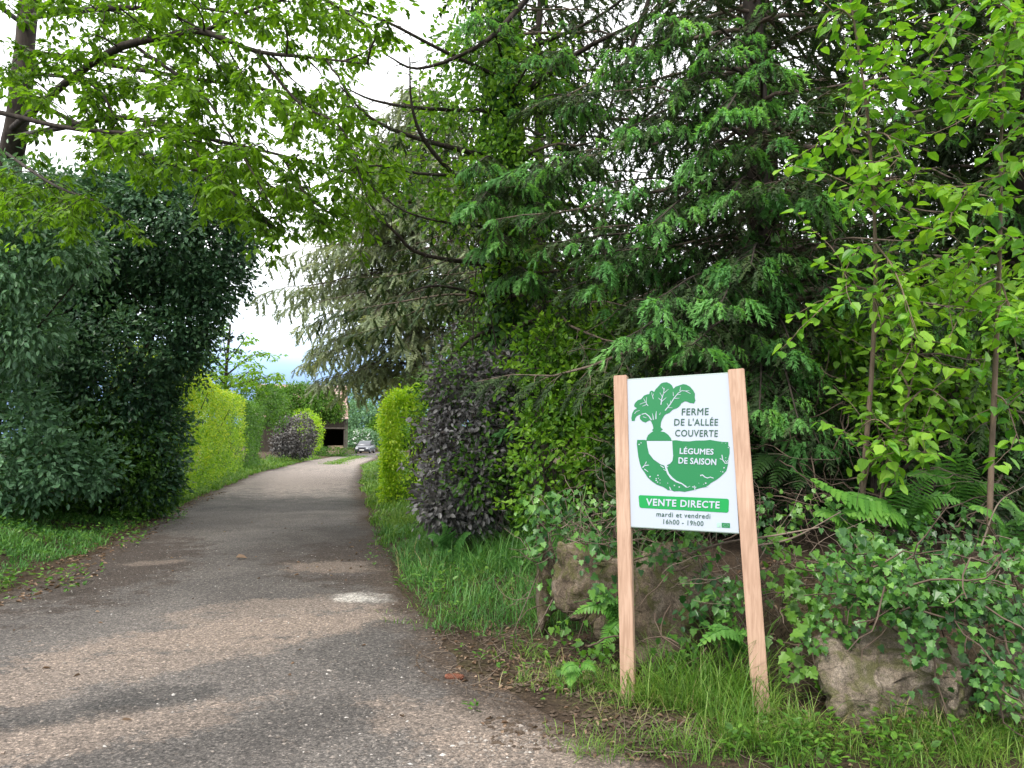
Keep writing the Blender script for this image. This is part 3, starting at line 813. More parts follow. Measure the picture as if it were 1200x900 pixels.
    # leaves, stalk and shoulder of the root
    leaf = [(300, 590), (275, 600), (240, 620), (200, 605), (170, 575), (165, 540), (190, 515), (160, 515), (125, 535), (105, 565), (100, 598), (60, 598), (55, 560), (65, 500), (90, 455), (130, 430),
            (95, 412), (90, 390), (105, 360), (140, 325), (185, 310), (220, 265), (262, 248), (290, 245), (298, 212), (325, 198), (355, 215), (375, 180), (405, 150), (445, 105), (480, 92), (520, 88), (560, 105),
            (590, 130), (610, 175), (640, 145), (690, 130), (735, 113), (780, 120), (830, 150), (870, 195), (893, 240), (890, 290), (900, 330), (880, 368), (830, 362), (790, 345), (760, 340),
            (715, 365), (690, 405), (645, 435), (600, 450), (560, 490), (520, 505), (495, 520), (465, 570), (445, 620), (440, 680), (468, 712), (448, 728), (440, 738), (490, 745), (540, 780), (575, 825), (585, 860),
            (255, 860), (255, 830), (275, 785), (310, 755), (345, 735), (325, 722), (345, 700), (335, 650), (315, 605)]
    poly('artwork', [leaf], green, .0018, Z1)
    veins = []
    def vein(pts, w=13, w2=6): veins.append((pts, w, w2))
    vein([(500, 462), (560, 390), (620, 295), (670, 235), (720, 200), (770, 205), (835, 240)]); vein([(625, 300), (690, 300)], 9, 4); vein([(610, 270), (605, 215)], 9, 4); vein([(695, 205), (705, 150)], 9, 4)
    vein([(650, 255), (705, 250)], 8, 4); vein([(770, 205), (820, 200)], 8, 4); vein([(530, 425), (595, 425)], 8, 4); vein([(545, 405), (525, 365)], 8, 4); vein([(575, 365), (570, 330)], 8, 4)
    vein([(445, 385), (455, 310), (480, 230), (490, 165)]); vein([(475, 240), (545, 180)], 9, 4); vein([(450, 330), (410, 295)], 9, 4); vein([(452, 345), (515, 290)], 9, 4); vein([(462, 280), (430, 225)], 8, 4); vein([(488, 190), (460, 150)], 8, 4)
    vein([(275, 400), (240, 350), (165, 380)], 10, 5); vein([(250, 365), (255, 285)], 9, 4); vein([(262, 380), (200, 405)], 8, 4); vein([(240, 350), (215, 300)], 7, 4); vein([(345, 310), (330, 260), (320, 222)], 8, 4); vein([(335, 275), (350, 240)], 6, 4)
    vein([(190, 512), (240, 500), (285, 535), (320, 588)], 10, 14); vein([(345, 585), (340, 535), (330, 500)], 12, 5); vein([(378, 575), (380, 510), (385, 470)], 14, 5); vein([(425, 520), (440, 490)], 7, 4)
    vein([(95, 505), (120, 475), (165, 460)], 8, 5); vein([(210, 545), (255, 560)], 8, 4)
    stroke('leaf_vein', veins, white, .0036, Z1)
    soil = [(68, 105), (160, 104), (165, 108), (478, 112), (520, 108), (600, 120), (680, 122), (760, 112), (850, 112), (920, 104), (1000, 118), (1070, 128), (1135, 130), (1135, 175), (1150, 190), (1150, 260), (1135, 330), (1130, 400), (1110, 470),
            (1050, 530), (1000, 570), (930, 610), (880, 655), (800, 670), (740, 690), (690, 700), (620, 714), (560, 705), (500, 708), (460, 690), (430, 695), (380, 660), (300, 630), (240, 590), (190, 545), (150, 480),
            (120, 440), (100, 390), (80, 300), (70, 220), (62, 150)]
    poly('artwork', [soil], green, .0018, Z2)
    root = [(178, 118), (478, 118), (482, 200), (488, 290), (480, 350), (450, 385), (415, 400), (420, 445), (440, 500), (480, 545), (530, 585), (590, 610), (640, 645), (655, 662), (640, 664), (590, 625), (520, 600), (460, 560), (420, 505), (398, 445), (385, 405), (340, 390), (260, 335), (205, 265), (188, 190)]
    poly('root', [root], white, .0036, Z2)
    marks = [([(130, 430), (150, 410), (175, 360)], 14, 8), ([(155, 405), (205, 400)], 12, 6), ([(150, 410), (165, 380)], 9, 6), ([(150, 445), (195, 480)], 10, 6), ([(805, 525), (830, 515), (860, 540), (890, 552), (925, 540), (962, 555)], 13, 8),
             ([(1060, 280), (1070, 340), (1100, 380), (1130, 375)], 10, 10), ([(1035, 325), (1070, 335)], 8, 8), ([(1100, 345), (1115, 365), (1130, 345)], 9, 7), ([(445, 655), (460, 690)], 9, 14), ([(710, 655), (760, 660)], 8, 8), ([(735, 640), (745, 690)], 7, 11), ([(340, 405), (380, 432)], 8, 10), ([(430, 410), (405, 432)], 8, 10), ([(375, 450), (408, 468)], 6, 8), ([(655, 664), (688, 645)], 6, 4)]
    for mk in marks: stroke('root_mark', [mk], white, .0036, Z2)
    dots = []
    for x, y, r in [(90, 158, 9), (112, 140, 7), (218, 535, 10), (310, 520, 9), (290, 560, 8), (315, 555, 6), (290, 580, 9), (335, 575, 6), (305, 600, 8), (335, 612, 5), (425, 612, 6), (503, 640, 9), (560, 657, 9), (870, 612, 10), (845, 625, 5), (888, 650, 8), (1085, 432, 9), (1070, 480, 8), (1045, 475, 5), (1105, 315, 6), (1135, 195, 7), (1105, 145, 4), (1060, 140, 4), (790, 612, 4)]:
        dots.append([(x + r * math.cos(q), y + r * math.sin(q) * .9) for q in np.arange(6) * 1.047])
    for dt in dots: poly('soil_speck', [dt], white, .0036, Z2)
    def rrect(p, r):
        p = np.array(p, float); o = []
        for i in range(4):
            c = p[i]; a = nrm(p[i - 1] - c); b = nrm(p[(i + 1) % 4] - c); o += [tuple(c + a * r), tuple(c + (a + b) * r * .3), tuple(c + b * r)]
        return o
    poly('banner', [rrect([(197, 655), (631, 673), (629, 740), (202, 716)], 9)], green2, .0018)
    # lettering
    def text(s, bl, br, cap, mat, off, bold=.0, spacing=1.0):
        cu = bpy.data.curves.new('lettering', 'FONT'); cu.body = s; cu.size = 1.0; cu.space_character = spacing; cu.resolution_u = 3
        tmp = bpy.data.objects.new('lettering', cu); COL.objects.link(tmp)
        bpy.context.view_layer.update()
        me = tmp.evaluated_get(bpy.context.evaluated_depsgraph_get()).to_mesh()
        V = np.array([v.co[:] for v in me.vertices]); Fs = [list(p.vertices) for p in me.polygons]
        if bold > 0:
            nv, V0, F0 = len(V), V.copy(), list(Fs)
            for k, (bx, by) in enumerate([(1, 0), (-1, 0), (0, 1), (0, -1), (.7, .7), (-.7, -.7)]):
                V = np.concatenate([V, V0 + np.array([bx * bold, by * bold, 0])]); Fs = Fs + [[i + nv * (k + 1) for i in f] for f in F0]
        lay = np.arange(len(V)) // (nv if bold > 0 else len(V))
        tmp.to_mesh_clear(); bpy.data.objects.remove(tmp); bpy.data.curves.remove(cu)
        x0, x1 = V[:, 0].min(), V[:, 0].max()
        CAPH = .73
        bl, br = np.array(bl, float), np.array(br, float)
        d = br - bl; up = np.array([0.045, -1.0]) * cap
        Q = bl + d * ((V[:, :1] - x0) / (x1 - x0)) + up * (V[:, 1:2] / CAPH)
        W = [PL(*C(x, y), off + .00012 * k) for (x, y), k in zip(Q, lay)]
        m2 = bpy.data.meshes.new('lettering'); m2.from_pydata(W, [], Fs); m2.materials.append(mat); m2.update()
        return link_mesh('lettering', m2, board)
    text('FERME', (404, 272), (533, 270), 34, dark, .0022, .012, 1.1)
    text("DE L'ALLÉE", (368, 321), (578, 321), 33, dark, .0022, .012, 1.1)
    text('COUVERTE', (372, 373), (577, 375), 33, dark, .0022, .012, 1.1)
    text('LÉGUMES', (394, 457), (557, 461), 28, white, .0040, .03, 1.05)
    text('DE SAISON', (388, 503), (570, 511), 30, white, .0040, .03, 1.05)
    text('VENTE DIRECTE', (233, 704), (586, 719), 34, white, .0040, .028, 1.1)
    text('mardi et vendredi', (283, 757), (541, 768), 24, dark, .0022, .007, 1.1)
    text('16h00 - 19h00', (316, 793), (508, 803), 24, dark, .0022, .007, 1.1)
    # two small organic-farming marks
    poly('logo', [[(596, 788), (636, 790), (636, 813), (597, 811)]], green, .0018)
    poly('logo', [[(574, 788), (593, 789), (593, 810), (574, 809)]], pale, .0018)
    st = []
    for q in range(12):
        u = q / 12 * 6.283
        x, y = 616 + 12 * math.cos(u) * (1 if math.cos(u) > 0 else .9), 800 + 6.5 * math.sin(u)
        st.append([(x - 1.2, y), (x, y - 1.4), (x + 1.2, y), (x, y + 1.4)])
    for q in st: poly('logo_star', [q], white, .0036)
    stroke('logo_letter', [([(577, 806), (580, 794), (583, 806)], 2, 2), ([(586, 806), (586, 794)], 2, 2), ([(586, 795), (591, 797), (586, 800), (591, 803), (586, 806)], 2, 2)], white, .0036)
    return t
make_sign()

# ================================================================== STONES OF THE BANK
def stone_mat(name, c0, c1, c2, moss):
    m, nt, out = new_mat(name)
    tc = nt.nodes.new('ShaderNodeTexCoord'); P = tc.outputs['Object']
    a = noise_tex(nt, 4.5, 8, P, .68, .6); b = noise_tex(nt, 45, 8, P, .8)
    c = ramp(nt, a, [(.3, c0), (.5, c1), (.7, c2)])
    c = mixc(nt, 1.0, c, ramp(nt, b, [(.3, (.4, .4, .4)), (.5, (1, 1, 1)), (.72, (1.7, 1.68, 1.6))]), 'MULTIPLY')
    l = noise_tex(nt, 7, 6, P, .7, 1.0)
    c = mixc(nt, ramp(nt, l, [(.46, (0, 0, 0)), (.58, (.85, .85, .85))]), c, moss)
    w = noise_tex(nt, 2.3, 6, P, .7, 2.0)
    c = mixc(nt, ramp(nt, w, [(.62, (0, 0, 0)), (.74, (.6, .6, .6))]), c, (.45, .42, .38))
    q = noise_tex(nt, 170, 3, P, .8)
    c = mixc(nt, 1.0, c, ramp(nt, q, [(.32, (.5, .5, .5)), (.5, (1, 1, 1)), (.68, (1.6, 1.58, 1.55))]), 'MULTIPLY')
    vc = nt.nodes.new('ShaderNodeTexVoronoi'); vc.feature = 'DISTANCE_TO_EDGE'; vc.inputs['Scale'].default_value = 5.5; nt.links.new(P, vc.inputs['Vector'])
    crk = ramp(nt, math_n(nt, 'ADD', vc.outputs['Distance'], math_n(nt, 'MULTIPLY', math_n(nt, 'SUBTRACT', b, .5), .12)), [(.0, (0, 0, 0)), (.035, (1, 1, 1))])
    h = math_n(nt, 'ADD', math_n(nt, 'ADD', a, math_n(nt, 'MULTIPLY', crk, .15)), math_n(nt, 'ADD', math_n(nt, 'MULTIPLY', b, .35), math_n(nt, 'MULTIPLY', q, .12)))
    principled(nt, out, c, .92, .15, h, .9, .03)
    return m
ST_BROWN = stone_mat('brown_granite', (.065, .05, .036), (.14, .108, .078), (.24, .20, .155), (.085, .085, .03))
ST_GREY = stone_mat('grey_granite', (.10, .08, .06), (.19, .155, .12), (.29, .245, .20), (.09, .09, .036))
def boulder(label, c, size, seed, mat, rot=0.0, tilt=0.0, pts=15, group=None):
    r = random.Random(seed)
    bm = bmesh.new()
    for _ in range(pts):
        v = Vector((r.gauss(0, 1), r.gauss(0, 1), r.gauss(0, 1))).normalized()
        k = max(abs(v.x), abs(v.y), abs(v.z)) ** .55
        bm.verts.new(v / k * r.uniform(.85, 1.02) * .5)
    hull = bmesh.ops.convex_hull(bm, input=bm.verts[:])
    bmesh.ops.delete(bm, geom=list({e for e in hull['geom_interior'] + hull['geom_unused'] if isinstance(e, bmesh.types.BMVert)}), context='VERTS')
    bmesh.ops.triangulate(bm, faces=bm.faces[:])
    for it in range(4):
        bmesh.ops.subdivide_edges(bm, edges=bm.edges[:], cuts=1, use_grid_fill=True)
        if it == 1: bmesh.ops.smooth_vert(bm, verts=bm.verts[:], factor=.25, use_axis_x=True, use_axis_y=True, use_axis_z=True)
    bm.normal_update()
    off = Vector((seed * 3.1, seed * 1.7, seed))
    mv = []
    for v in bm.verts:
        d = noise.fractal(v.co * 2.2 + off, .9, 2.1, 5) * .075 + noise.noise(v.co * 11 + off) * .014 - abs(noise.noise(v.co * 4.3 + off * 2)) * .07 - max(0, .12 - abs(noise.noise(v.co * 2.6 + off * 3))) * .28
        mv.append(v.co + v.normal * d)
    for v, q in zip(bm.verts, mv): v.co = Vector((q.x * size[0], q.y * size[1], q.z * size[2]))
    bmesh.ops.transform(bm, matrix=Matrix.Rotation(rot, 4, 'Z') @ Matrix.Rotation(tilt, 4, 'Y'), verts=bm.verts[:])
    for f in bm.faces: f.smooth = True
    me = bpy.data.meshes.new('boulder'); bm.to_mesh(me); bm.free(); me.materials.append(mat)
    o = bpy.data.objects.new('boulder', me); o.location = c; COL.objects.link(o)
    tag(o, label, 'stone', group or 'stones of the roadside bank')
    return o
def bc(px, py, D): return Vector(at(px, py, D))
boulder('narrow upright stone standing left of the big brown boulder', bc(640, 674, 6.0), (.26, .30, 1.0), 3, ST_BROWN, .2, -.06, 12)
boulder('big brown mossy boulder just left of the left sign post', bc(697, 682, 5.35), (.66, .55, .70), 6, ST_BROWN, .2, .05)
boulder('large brown boulder seen under the sign board between the posts', bc(785, 715, 5.2), (.84, .7, 1.15), 8, ST_BROWN, -.3, .12)
boulder('grey brown boulder under ivy to the right of the sign', bc(1042, 806, 4.35), (1.1, .8, .84), 14, ST_GREY, .05, .0, 14)
boulder('small grey stone low beside the ivy covered boulder', bc(1128, 822, 4.0), (.36, .3, .36), 17, ST_GREY, .6, .1)
boulder('dark stone in the undergrowth at the far end of the bank', bc(1190, 800, 3.9), (.34, .4, .42), 21, ST_GREY, .1, .2)
boulder('small brown stone at the foot of the brown boulder', bc(720, 738, 5.15), (.3, .3, .3), 23, ST_BROWN, .9, 0)

# ================================================================== SPRUCES ON THE RIGHT
rng = np.random.default_rng(107); random.seed(107)
spruce('spruce_tree', 'dark spruce behind the sign with drooping bright green tips', 2.75, 7.7, 11.5, .17, 1.5, lambda q: 3.3 * (1 - q) ** .8 + .3, .42, 5, 'needles', 'needle_dark',
       front=.36, lean=(-.3, .2), gap=.14, sub=.85, shoot_p=.2, dead=300, z_vis=6.6, twig=.27, every=.085)
rng = np.random.default_rng(114); random.seed(114)
spruce('spruce_tree', 'ivy clad spruce left of the sign with bare lower limbs', -.15, 10.6, 13, .20, 3.0, lambda q: 3.2 * (1 - q) ** .8 + .3, .50, 5, 'needles', 'needle_dark',
       lean=(.1, 0), gap=.19, sub=.85, shoot_p=.15, bare=.2, dead=140, skip=lambda d, z: d[0] < .4 and z < 8.4, z_vis=8.2, twig=.28, every=.10)
rng = np.random.default_rng(121); random.seed(121)
spruce('spruce_tree', 'tall spruce deep in the wood behind the right sapling', 6.6, 9.4, 13, .19, .9, lambda q: 3.6 * (1 - q) ** .8 + .3, .40, 6, 'needles_far', 'needle_dark', gap=.15, sub=.9, every=.10, twig=.32, dead=40, shoot_p=.05, z_vis=7.5)
rng = np.random.default_rng(128); random.seed(128)
spruce('spruce_tree', 'dim spruce farther back between the two right saplings', 5.0, 14, 14, .2, .8, lambda q: 3.9 * (1 - q) ** .8 + .3, .45, 6, 'needles_far', 'needle_dark', gap=.27, sub=1.0, every=.15, twig=.38, dead=20, z_vis=11)
rng = np.random.default_rng(135); random.seed(135)
spruce('spruce_tree', 'dim spruce farther back behind the sign board', .6, 15.8, 14, .2, 4.2, lambda q: 3.8 * (1 - q) ** .8 + .3, .48, 6, 'needles_far', 'needle_dark', gap=.27, sub=1.0, every=.15, twig=.38, z_vis=11)
rng = np.random.default_rng(142); random.seed(142)
spruce('spruce_tree', 'dim spruce at the right edge of the wood', 9.4, 12.5, 14, .2, .8, lambda q: 3.9 * (1 - q) ** .8 + .3, .5, 6, 'needles_far', 'needle_dark', gap=.2, sub=1.0, every=.15, twig=.40, z_vis=10)
rng = np.random.default_rng(149); random.seed(149)
spruce('grey_conifer', 'grey green conifer with drooping sprays overhanging the lane', -3.6, 28, 15, .3, 3.6, lambda q: (5.9 if q > .2 else 3.4 + 2.5 * q / .2) * (1 - q) ** .62 + .4, .52, 8, 'needles_far', 'needle_grey', bark='bark_grey',
       gap=.19, sub=1.6, twig=.5, every=.18, down=.5, rise=.30, sag=.72, tip=.25, dead=0)

def boughs():
    """long lower boughs that end in fresh growth"""
    for lab, x0, y0, ends in (('dark spruce behind', 2.65, 7.7, [(640, 285, 6.6), (700, 215, 6.4), (735, 150, 6.6), (800, 95, 6.4), (830, 60, 6.3), (850, 130, 5.9), (900, 75, 6.2), (770, 350, 6.0), (735, 395, 5.9), (810, 405, 5.7), (845, 355, 5.7), (765, 262, 6.2),
                                  (690, 300, 6.5), (890, 480, 5.9), (935, 490, 5.8), (930, 410, 6.2), (860, 225, 6.0), (660, 340, 6.8), (820, 175, 6.2), (960, 230, 5.9), (1010, 340, 6.1), (780, 20, 6.4), (720, 60, 6.8), (880, 310, 5.8), (960, 520, 6.0)]),
                              ('ivy clad spruce', -.1, 10.6, [(565, 232, 8.3), (600, 205, 8.2), (640, 195, 8.1), (545, 250, 8.6), (675, 185, 8.0), (590, 285, 8.4), (640, 240, 8.2), (560, 190, 8.6), (620, 320, 8.6), (690, 120, 8.6), (660, 60, 8.8), (560, 20, 9)])):
        t = [o for o in S.objects if o.get('label', '').startswith(lab)][0]
        c = Conifer(); wood = Acc()
        for px, py, D in ends:
            e = at(px, py, D)
            s = np.array([x0, y0, e[2] + rng.uniform(.0, .7)])
            m = (s * .45 + e * .55) + np.array([0, 0, .18 + rng.uniform(0, .15)])
            path = spline([s, m, e], 14)
            c.limb(path, .022, .005, .11, .62, .45, .24, .075, .0, .3, 1.0, .8, wood)
        wood.build('bough', M['bark_dark'], t, 'stuff')
        c.emit(t, 'needles', 'needle_dark')
rng = np.random.default_rng(156); random.seed(156)
boughs()

# bare limbs of the ivy clad spruce that reach over the lane and to the right
def bare_limbs():
    t = [o for o in S.objects if o.get('label', '').startswith('ivy clad spruce')][0]
    c = Conifer(); wood = Acc()
    Ls = [([(617, 0, 10.2), (567, 50, 9.8), (493, 80, 9.4), (450, 63, 9)], .045), ([(557, 230, 10.4), (503, 173, 9.6), (483, 127, 9.2), (480, 67, 9)], .04),
          ([(570, 183, 10.4), (483, 160, 9.6), (433, 137, 9.2), (398, 100, 9)], .042), ([(590, 130, 10.5), (498, 127, 9.7), (440, 118, 9.3), (405, 103, 9)], .035),
          ([(580, 312, 10.5), (495, 298, 9.8), (465, 274, 9.4), (432, 235, 9.1), (418, 180, 9)], .035), ([(588, 352, 10.6), (516, 335, 10), (470, 345, 9.8)], .03),
          ([(585, 205, 10.5), (500, 204, 9.6), (445, 194, 9.2), (400, 200, 9)], .028), ([(580, 385, 10.6), (548, 400, 10.2), (520, 430, 10)], .045),
          ([(595, 95, 10.5), (520, 60, 9.8), (440, 20, 9.2), (380, 10, 9)], .035), ([(600, 255, 10.4), (560, 265, 10), (480, 250, 9.6), (430, 215, 9.4)], .025)]
    for pts, r in Ls:
        path = spline([at(*p) for p in pts], 14)
        c.limb(path, r, .008, .16, .75, .35, .16, .10, .62, .1, 1.0, 0, wood)
    Rs = [([(610, 132, 10.5), (660, 132, 10), (730, 140, 9.4), (830, 136, 8.8)], .05), ([(775, -40, 9.2), (735, 70, 9), (700, 165, 8.8)], .04), ([(600, 120, 10.5), (680, 60, 10), (760, 20, 9.6), (820, -20, 9.4)], .05),
          ([(610, 60, 10.5), (700, 20, 10), (800, -60, 9.6)], .04), ([(605, 210, 10.4), (650, 190, 9.9), (720, 120, 9.4)], .03)]
    for pts, r in Rs:
        path = spline([at(*p) for p in pts], 14)
        c.limb(path, r, .01, .15, .8, .55, .17, .09, .25, .1, 1.0, 0, wood)
    wood.build('branch', M['bark_dark'], t, 'stuff')
    c.emit(t, 'needles', 'needle_dark')
rng = np.random.default_rng(163); random.seed(163)
bare_limbs()

# ================================================================== IVY
def climber():
    shrub('climber', 'light green leafy climber spreading round the ivy clad trunk', 'climber', None, (-.1, 10.3), [B(590, 190, 10.2, 62, 120), B(535, 230, 10, 50, 55), B(560, 60, 10.3, 60, 70), B(480, 215, 9.9, 40, 40), B(640, 90, 10.4, 45, 70), B(610, 330, 10.2, 45, 60), B(520, 130, 10, 40, 50)],
      1000, 8, .14, .085, .05, 'fresh', 'oval', .35, 3, depth=.95, n_parts=120, tint_c=.6, tint_s=.28, stem_r=.015)
def ivy_on_trunk(label, x, y, z0, z1, rad, n, n_parts, mat='ivy', L=.07, lean=0.0):
    t = thing('ivy', (x, y, z0), label, 'ivy')
    z = rng.uniform(0, 1, n); a = rng.uniform(0, 6.28, n)
    rr = rad * (1 - .35 * z) * (1 + .35 * vnoise(np.stack([np.cos(a) * .6, np.sin(a) * .6, z * 5], -1), 2, 5)) * (1 - .35 * rng.uniform(0, 1, n) ** 2)
    P = np.stack([x + np.cos(a) * rr + lean * z, y + np.sin(a) * rr, z0 + (z1 - z0) * z], -1)
    N = np.stack([np.cos(a), np.sin(a), 0 * a + .3], -1)
    D = np.stack([np.cos(a) * .5, np.sin(a) * .5, -.9 + 0 * a], -1) + rng.normal(size=(n, 3)) * .5
    lv = Leaves(); Lr = L * rng.uniform(.6, 1.3, n)
    lv.add(P, nrm(D), N + rng.normal(size=(n, 3)) * .45, Lr, Lr * .95, np.clip(rng.normal(.45, .22, n) + .2 * z, 0, 1))
    lv.emit(t, ['ivy'], M[mat], n_parts)
    for k in range(3):
        a = Acc(); u = np.linspace(0, 1, 16); ang = k * 2.1 + u * 2
        a.tube(np.stack([x + np.cos(ang) * rad * .55, y + np.sin(ang) * rad * .55, z0 + u * (z1 - z0) * .9], -1), .015, .005, 4)
        a.build('stem', M['bark_dark'], t)
rng = np.random.default_rng(170); random.seed(170)
ivy_on_trunk('thick dark ivy climbing the spruce left of the sign', -.12, 10.55, .4, 8.3, .36, 4200, 120, L=.10)
rng = np.random.default_rng(177); random.seed(177)
climber()
rng = np.random.default_rng(184); random.seed(184)
ivy_on_trunk('sparse ivy on the trunk of the dark spruce behind the sign', 2.7, 7.65, .6, 4.2, .30, 900, 60, L=.08)

def ivy_patch(label, boxes, n, L, n_parts, mat='ivy', group=None):
    """ivy hanging over stones: boxes of (px, py, D, rx px, ry px, rd m)"""
    c0 = at(*boxes[0][:3])
    t = thing('ivy', (c0[0], c0[1], hz(c0[0], c0[1])), label, 'ivy', group)
    lv = Leaves(); a = Acc()
    w = np.array([b[3] * b[4] for b in boxes], float); w /= w.sum()
    for b, q in zip(boxes, w):
        m = int(n * q); c = at(*b[:3]); k = b[2] / F
        nc = max(3, m // 7)
        u = nrm(rng.normal(size=(nc, 3))) * rng.uniform(.2, 1, (nc, 1)) ** .5
        u[:, 1] = -np.abs(u[:, 1])
        Cn = c + u * np.array([b[3] * k, b[5], b[4] * k])
        P = np.repeat(Cn, 7, 0); mm = len(P); P = P + rng.normal(size=(mm, 3)) * .055
        N = np.array([-.15, -.55, .75]) + rng.normal(size=(mm, 3)) * .4
        D = np.array([0, -.45, -.65]) + rng.normal(size=(mm, 3)) * .6
        Lr = L * rng.uniform(.55, 1.25, mm)
        lv.add(P, nrm(D), N, Lr, Lr * .95, np.clip(np.repeat(rng.normal(.5, .22, nc), 7) + rng.normal(size=mm) * .15, 0, 1))
        for _ in range(max(2, nc // 4)):
            p = c + rng.normal(size=3) * np.array([b[3] * k, b[5], b[4] * k]) * .5
            a.tube(wander(p, (rng.normal(), -.2, rng.normal() * .5 - .3), rng.uniform(.2, .5), 7, .3), .006, .003, 4, cap=False)
    a.build('stems', M['dead_dark'], t, 'stuff')
    lv.emit(t, ['ivy', 'ivy', 'lobed'], M[mat], n_parts)
rng = np.random.default_rng(191); random.seed(191)
ivy_patch('bright ivy spilling over the grey boulder right of the sign', [(1050, 685, 4.2, 75, 44, .26), (1078, 750, 3.88, 12, 40, .05), (1010, 660, 4.4, 60, 36, .2), (1110, 690, 4.1, 50, 40, .2)], 1150, .048, 290)
rng = np.random.default_rng(198); random.seed(198)
ivy_patch('dark ivy and bramble leaves at the right end of the bank', [(1165, 740, 3.95, 46, 66, .2), (1185, 680, 4.1, 40, 40, .3), (1165, 800, 3.75, 26, 34, .1)], 640, .044, 150, 'ivy')
rng = np.random.default_rng(205); random.seed(205)
ivy_patch('sparse ivy on the boulder under the sign board', [(765, 650, 4.85, 40, 14, .08), (822, 690, 4.75, 26, 34, .1), (800, 720, 4.75, 26, 14, .04), (855, 700, 4.7, 20, 40, .1), (800, 640, 4.85, 50, 18, .1), (690, 632, 5.1, 40, 10, .1)], 330, .052, 220)
rng = np.random.default_rng(212); random.seed(212)
ivy_patch('leafy creeper right of the right sign post', [(925, 690, 4.55, 45, 45, .2), (940, 760, 4.3, 26, 34, .1), (905, 650, 4.9, 30, 50, .25), (980, 640, 4.9, 40, 30, .3)], 230, .065, 200, 'green')
rng = np.random.default_rng(219); random.seed(219)
ivy_patch('mixed green leaves carpeting the top of the bank', [(985, 600, 5.3, 60, 26, .4), (1100, 625, 5.0, 70, 26, .4), (890, 610, 5.4, 40, 30, .3), (700, 600, 6.2, 50, 26, .4), (1160, 650, 4.7, 50, 26, .3), (1010, 735, 4.3, 26, 14, .1), (960, 720, 4.35, 30, 40, .14)], 760, .048, 200, 'ivy')
rng = np.random.default_rng(226); random.seed(226)
ivy_patch('small ivy sprig on the brown boulder left of the sign', [(708, 690, 4.95, 8, 16, .03), (715, 645, 5.1, 22, 8, .06)], 28, .065, 28)
rng = np.random.default_rng(233); random.seed(233)
ivy_patch('ivy over the top of the narrow upright stone', [(640, 605, 5.85, 24, 36, .15), (630, 640, 5.75, 18, 12, .1), (645, 690, 5.75, 8, 20, .04)], 170, .06, 120)
rng = np.random.default_rng(240); random.seed(240)
ivy_patch('low creeping leaves at the foot of the left sign post', [(690, 768, 4.8, 30, 20, .12), (655, 748, 5.1, 22, 12, .1), (800, 755, 4.7, 40, 12, .1)], 100, .05, 100, 'green')

# ================================================================== DEAD STEMS AND BRAMBLES
def tangle(label, boxes, n, ln, r, mat='dead', name='dead_stems'):
    a = Acc()
    for (px, py, D, rx, ry, rd), k in zip(boxes, [n] * len(boxes)):
        c = at(px, py, D); s = D / F
        for _ in range(k):
            p = c + np.clip(rng.normal(size=3), -1.6, 1.6) * np.array([rx * s, rd, ry * s]) * .6
            a.tube(wander(p, rng.normal(size=3) * np.array([1, .6, .8]) + np.array([0, 0, -.2]), ln * rng.uniform(.4, 1.3), 8, .28, .03), r * rng.uniform(.5, 1.3), r * .4, 4, cap=False, tint=.5)
    o = a.build(name, M[mat], None, 'stuff'); tag(o, label)
rng = np.random.default_rng(247); random.seed(247)
tangle('dry brown bramble stems lying over the boulder under the sign', [(785, 626, 4.95, 60, 12, .12), (848, 672, 4.8, 36, 36, .16), (700, 628, 5.4, 50, 8, .2)], 22, .42, .0034)
rng = np.random.default_rng(254); random.seed(254)
tangle('dry stems hanging between the stones', [(850, 720, 4.8, 26, 60, .12), (905, 720, 4.75, 40, 50, .2), (960, 670, 4.8, 60, 40, .25), (640, 640, 6.0, 14, 60, .12)], 20, .4, .0034)
rng = np.random.default_rng(261); random.seed(261)
tangle('dry twigs in the shade of the bank', [(1000, 640, 5.2, 120, 30, .4), (1130, 640, 5.0, 70, 40, .4), (1160, 720, 4.3, 50, 70, .2), (940, 760, 4.5, 40, 50, .1), (1100, 560, 5.6, 110, 50, .5)], 18, .5, .0036)
rng = np.random.default_rng(268); random.seed(268)
tangle('dead brown twigs under the dark spruce', [(930, 520, 6.3, 60, 60, .5), (900, 330, 7.2, 60, 110, .4), (870, 590, 6.2, 60, 30, .4), (1060, 600, 6, 120, 50, .6)], 60, .6, .006, 'dead_dark')
rng = np.random.default_rng(275); random.seed(275)
tangle('thin dry twigs before the green shrub', [(700, 590, 6.6, 60, 40, .4), (740, 470, 7.5, 60, 100, .5)], 30, .7, .006)
a = Acc()
for pts, r in [([(800, 652, 4.9), (850, 636, 4.7), (905, 628, 4.6), (960, 618, 4.6)], .009), ([(885, 640, 4.7), (930, 630, 4.7), (985, 600, 4.8)], .008), ([(1060, 705, 4.3), (1140, 715, 4.2), (1172, 668, 4.2)], .006), ([(1150, 670, 4.3), (1190, 720, 4.2)], .013), ([(1085, 635, 5), (1160, 640, 5), (1210, 660, 4.9)], .007), ([(1150, 640, 4.6), (1170, 590, 4.7), (1200, 570, 4.8)], .006), ([(970, 660, 4.6), (985, 700, 4.5), (990, 740, 4.4)], .009), ([(640, 650, 5.9), (600, 745, 5.9)], .006), ([(655, 690, 5.4), (625, 745, 5.5)], .008)]:
    a.tube(spline([at(*p) for p in pts], 14), r, r * .5, 5)
tag(a.build('dead_stems', M['dead'], None, 'stuff'), 'longer pale dry canes crossing the bank')

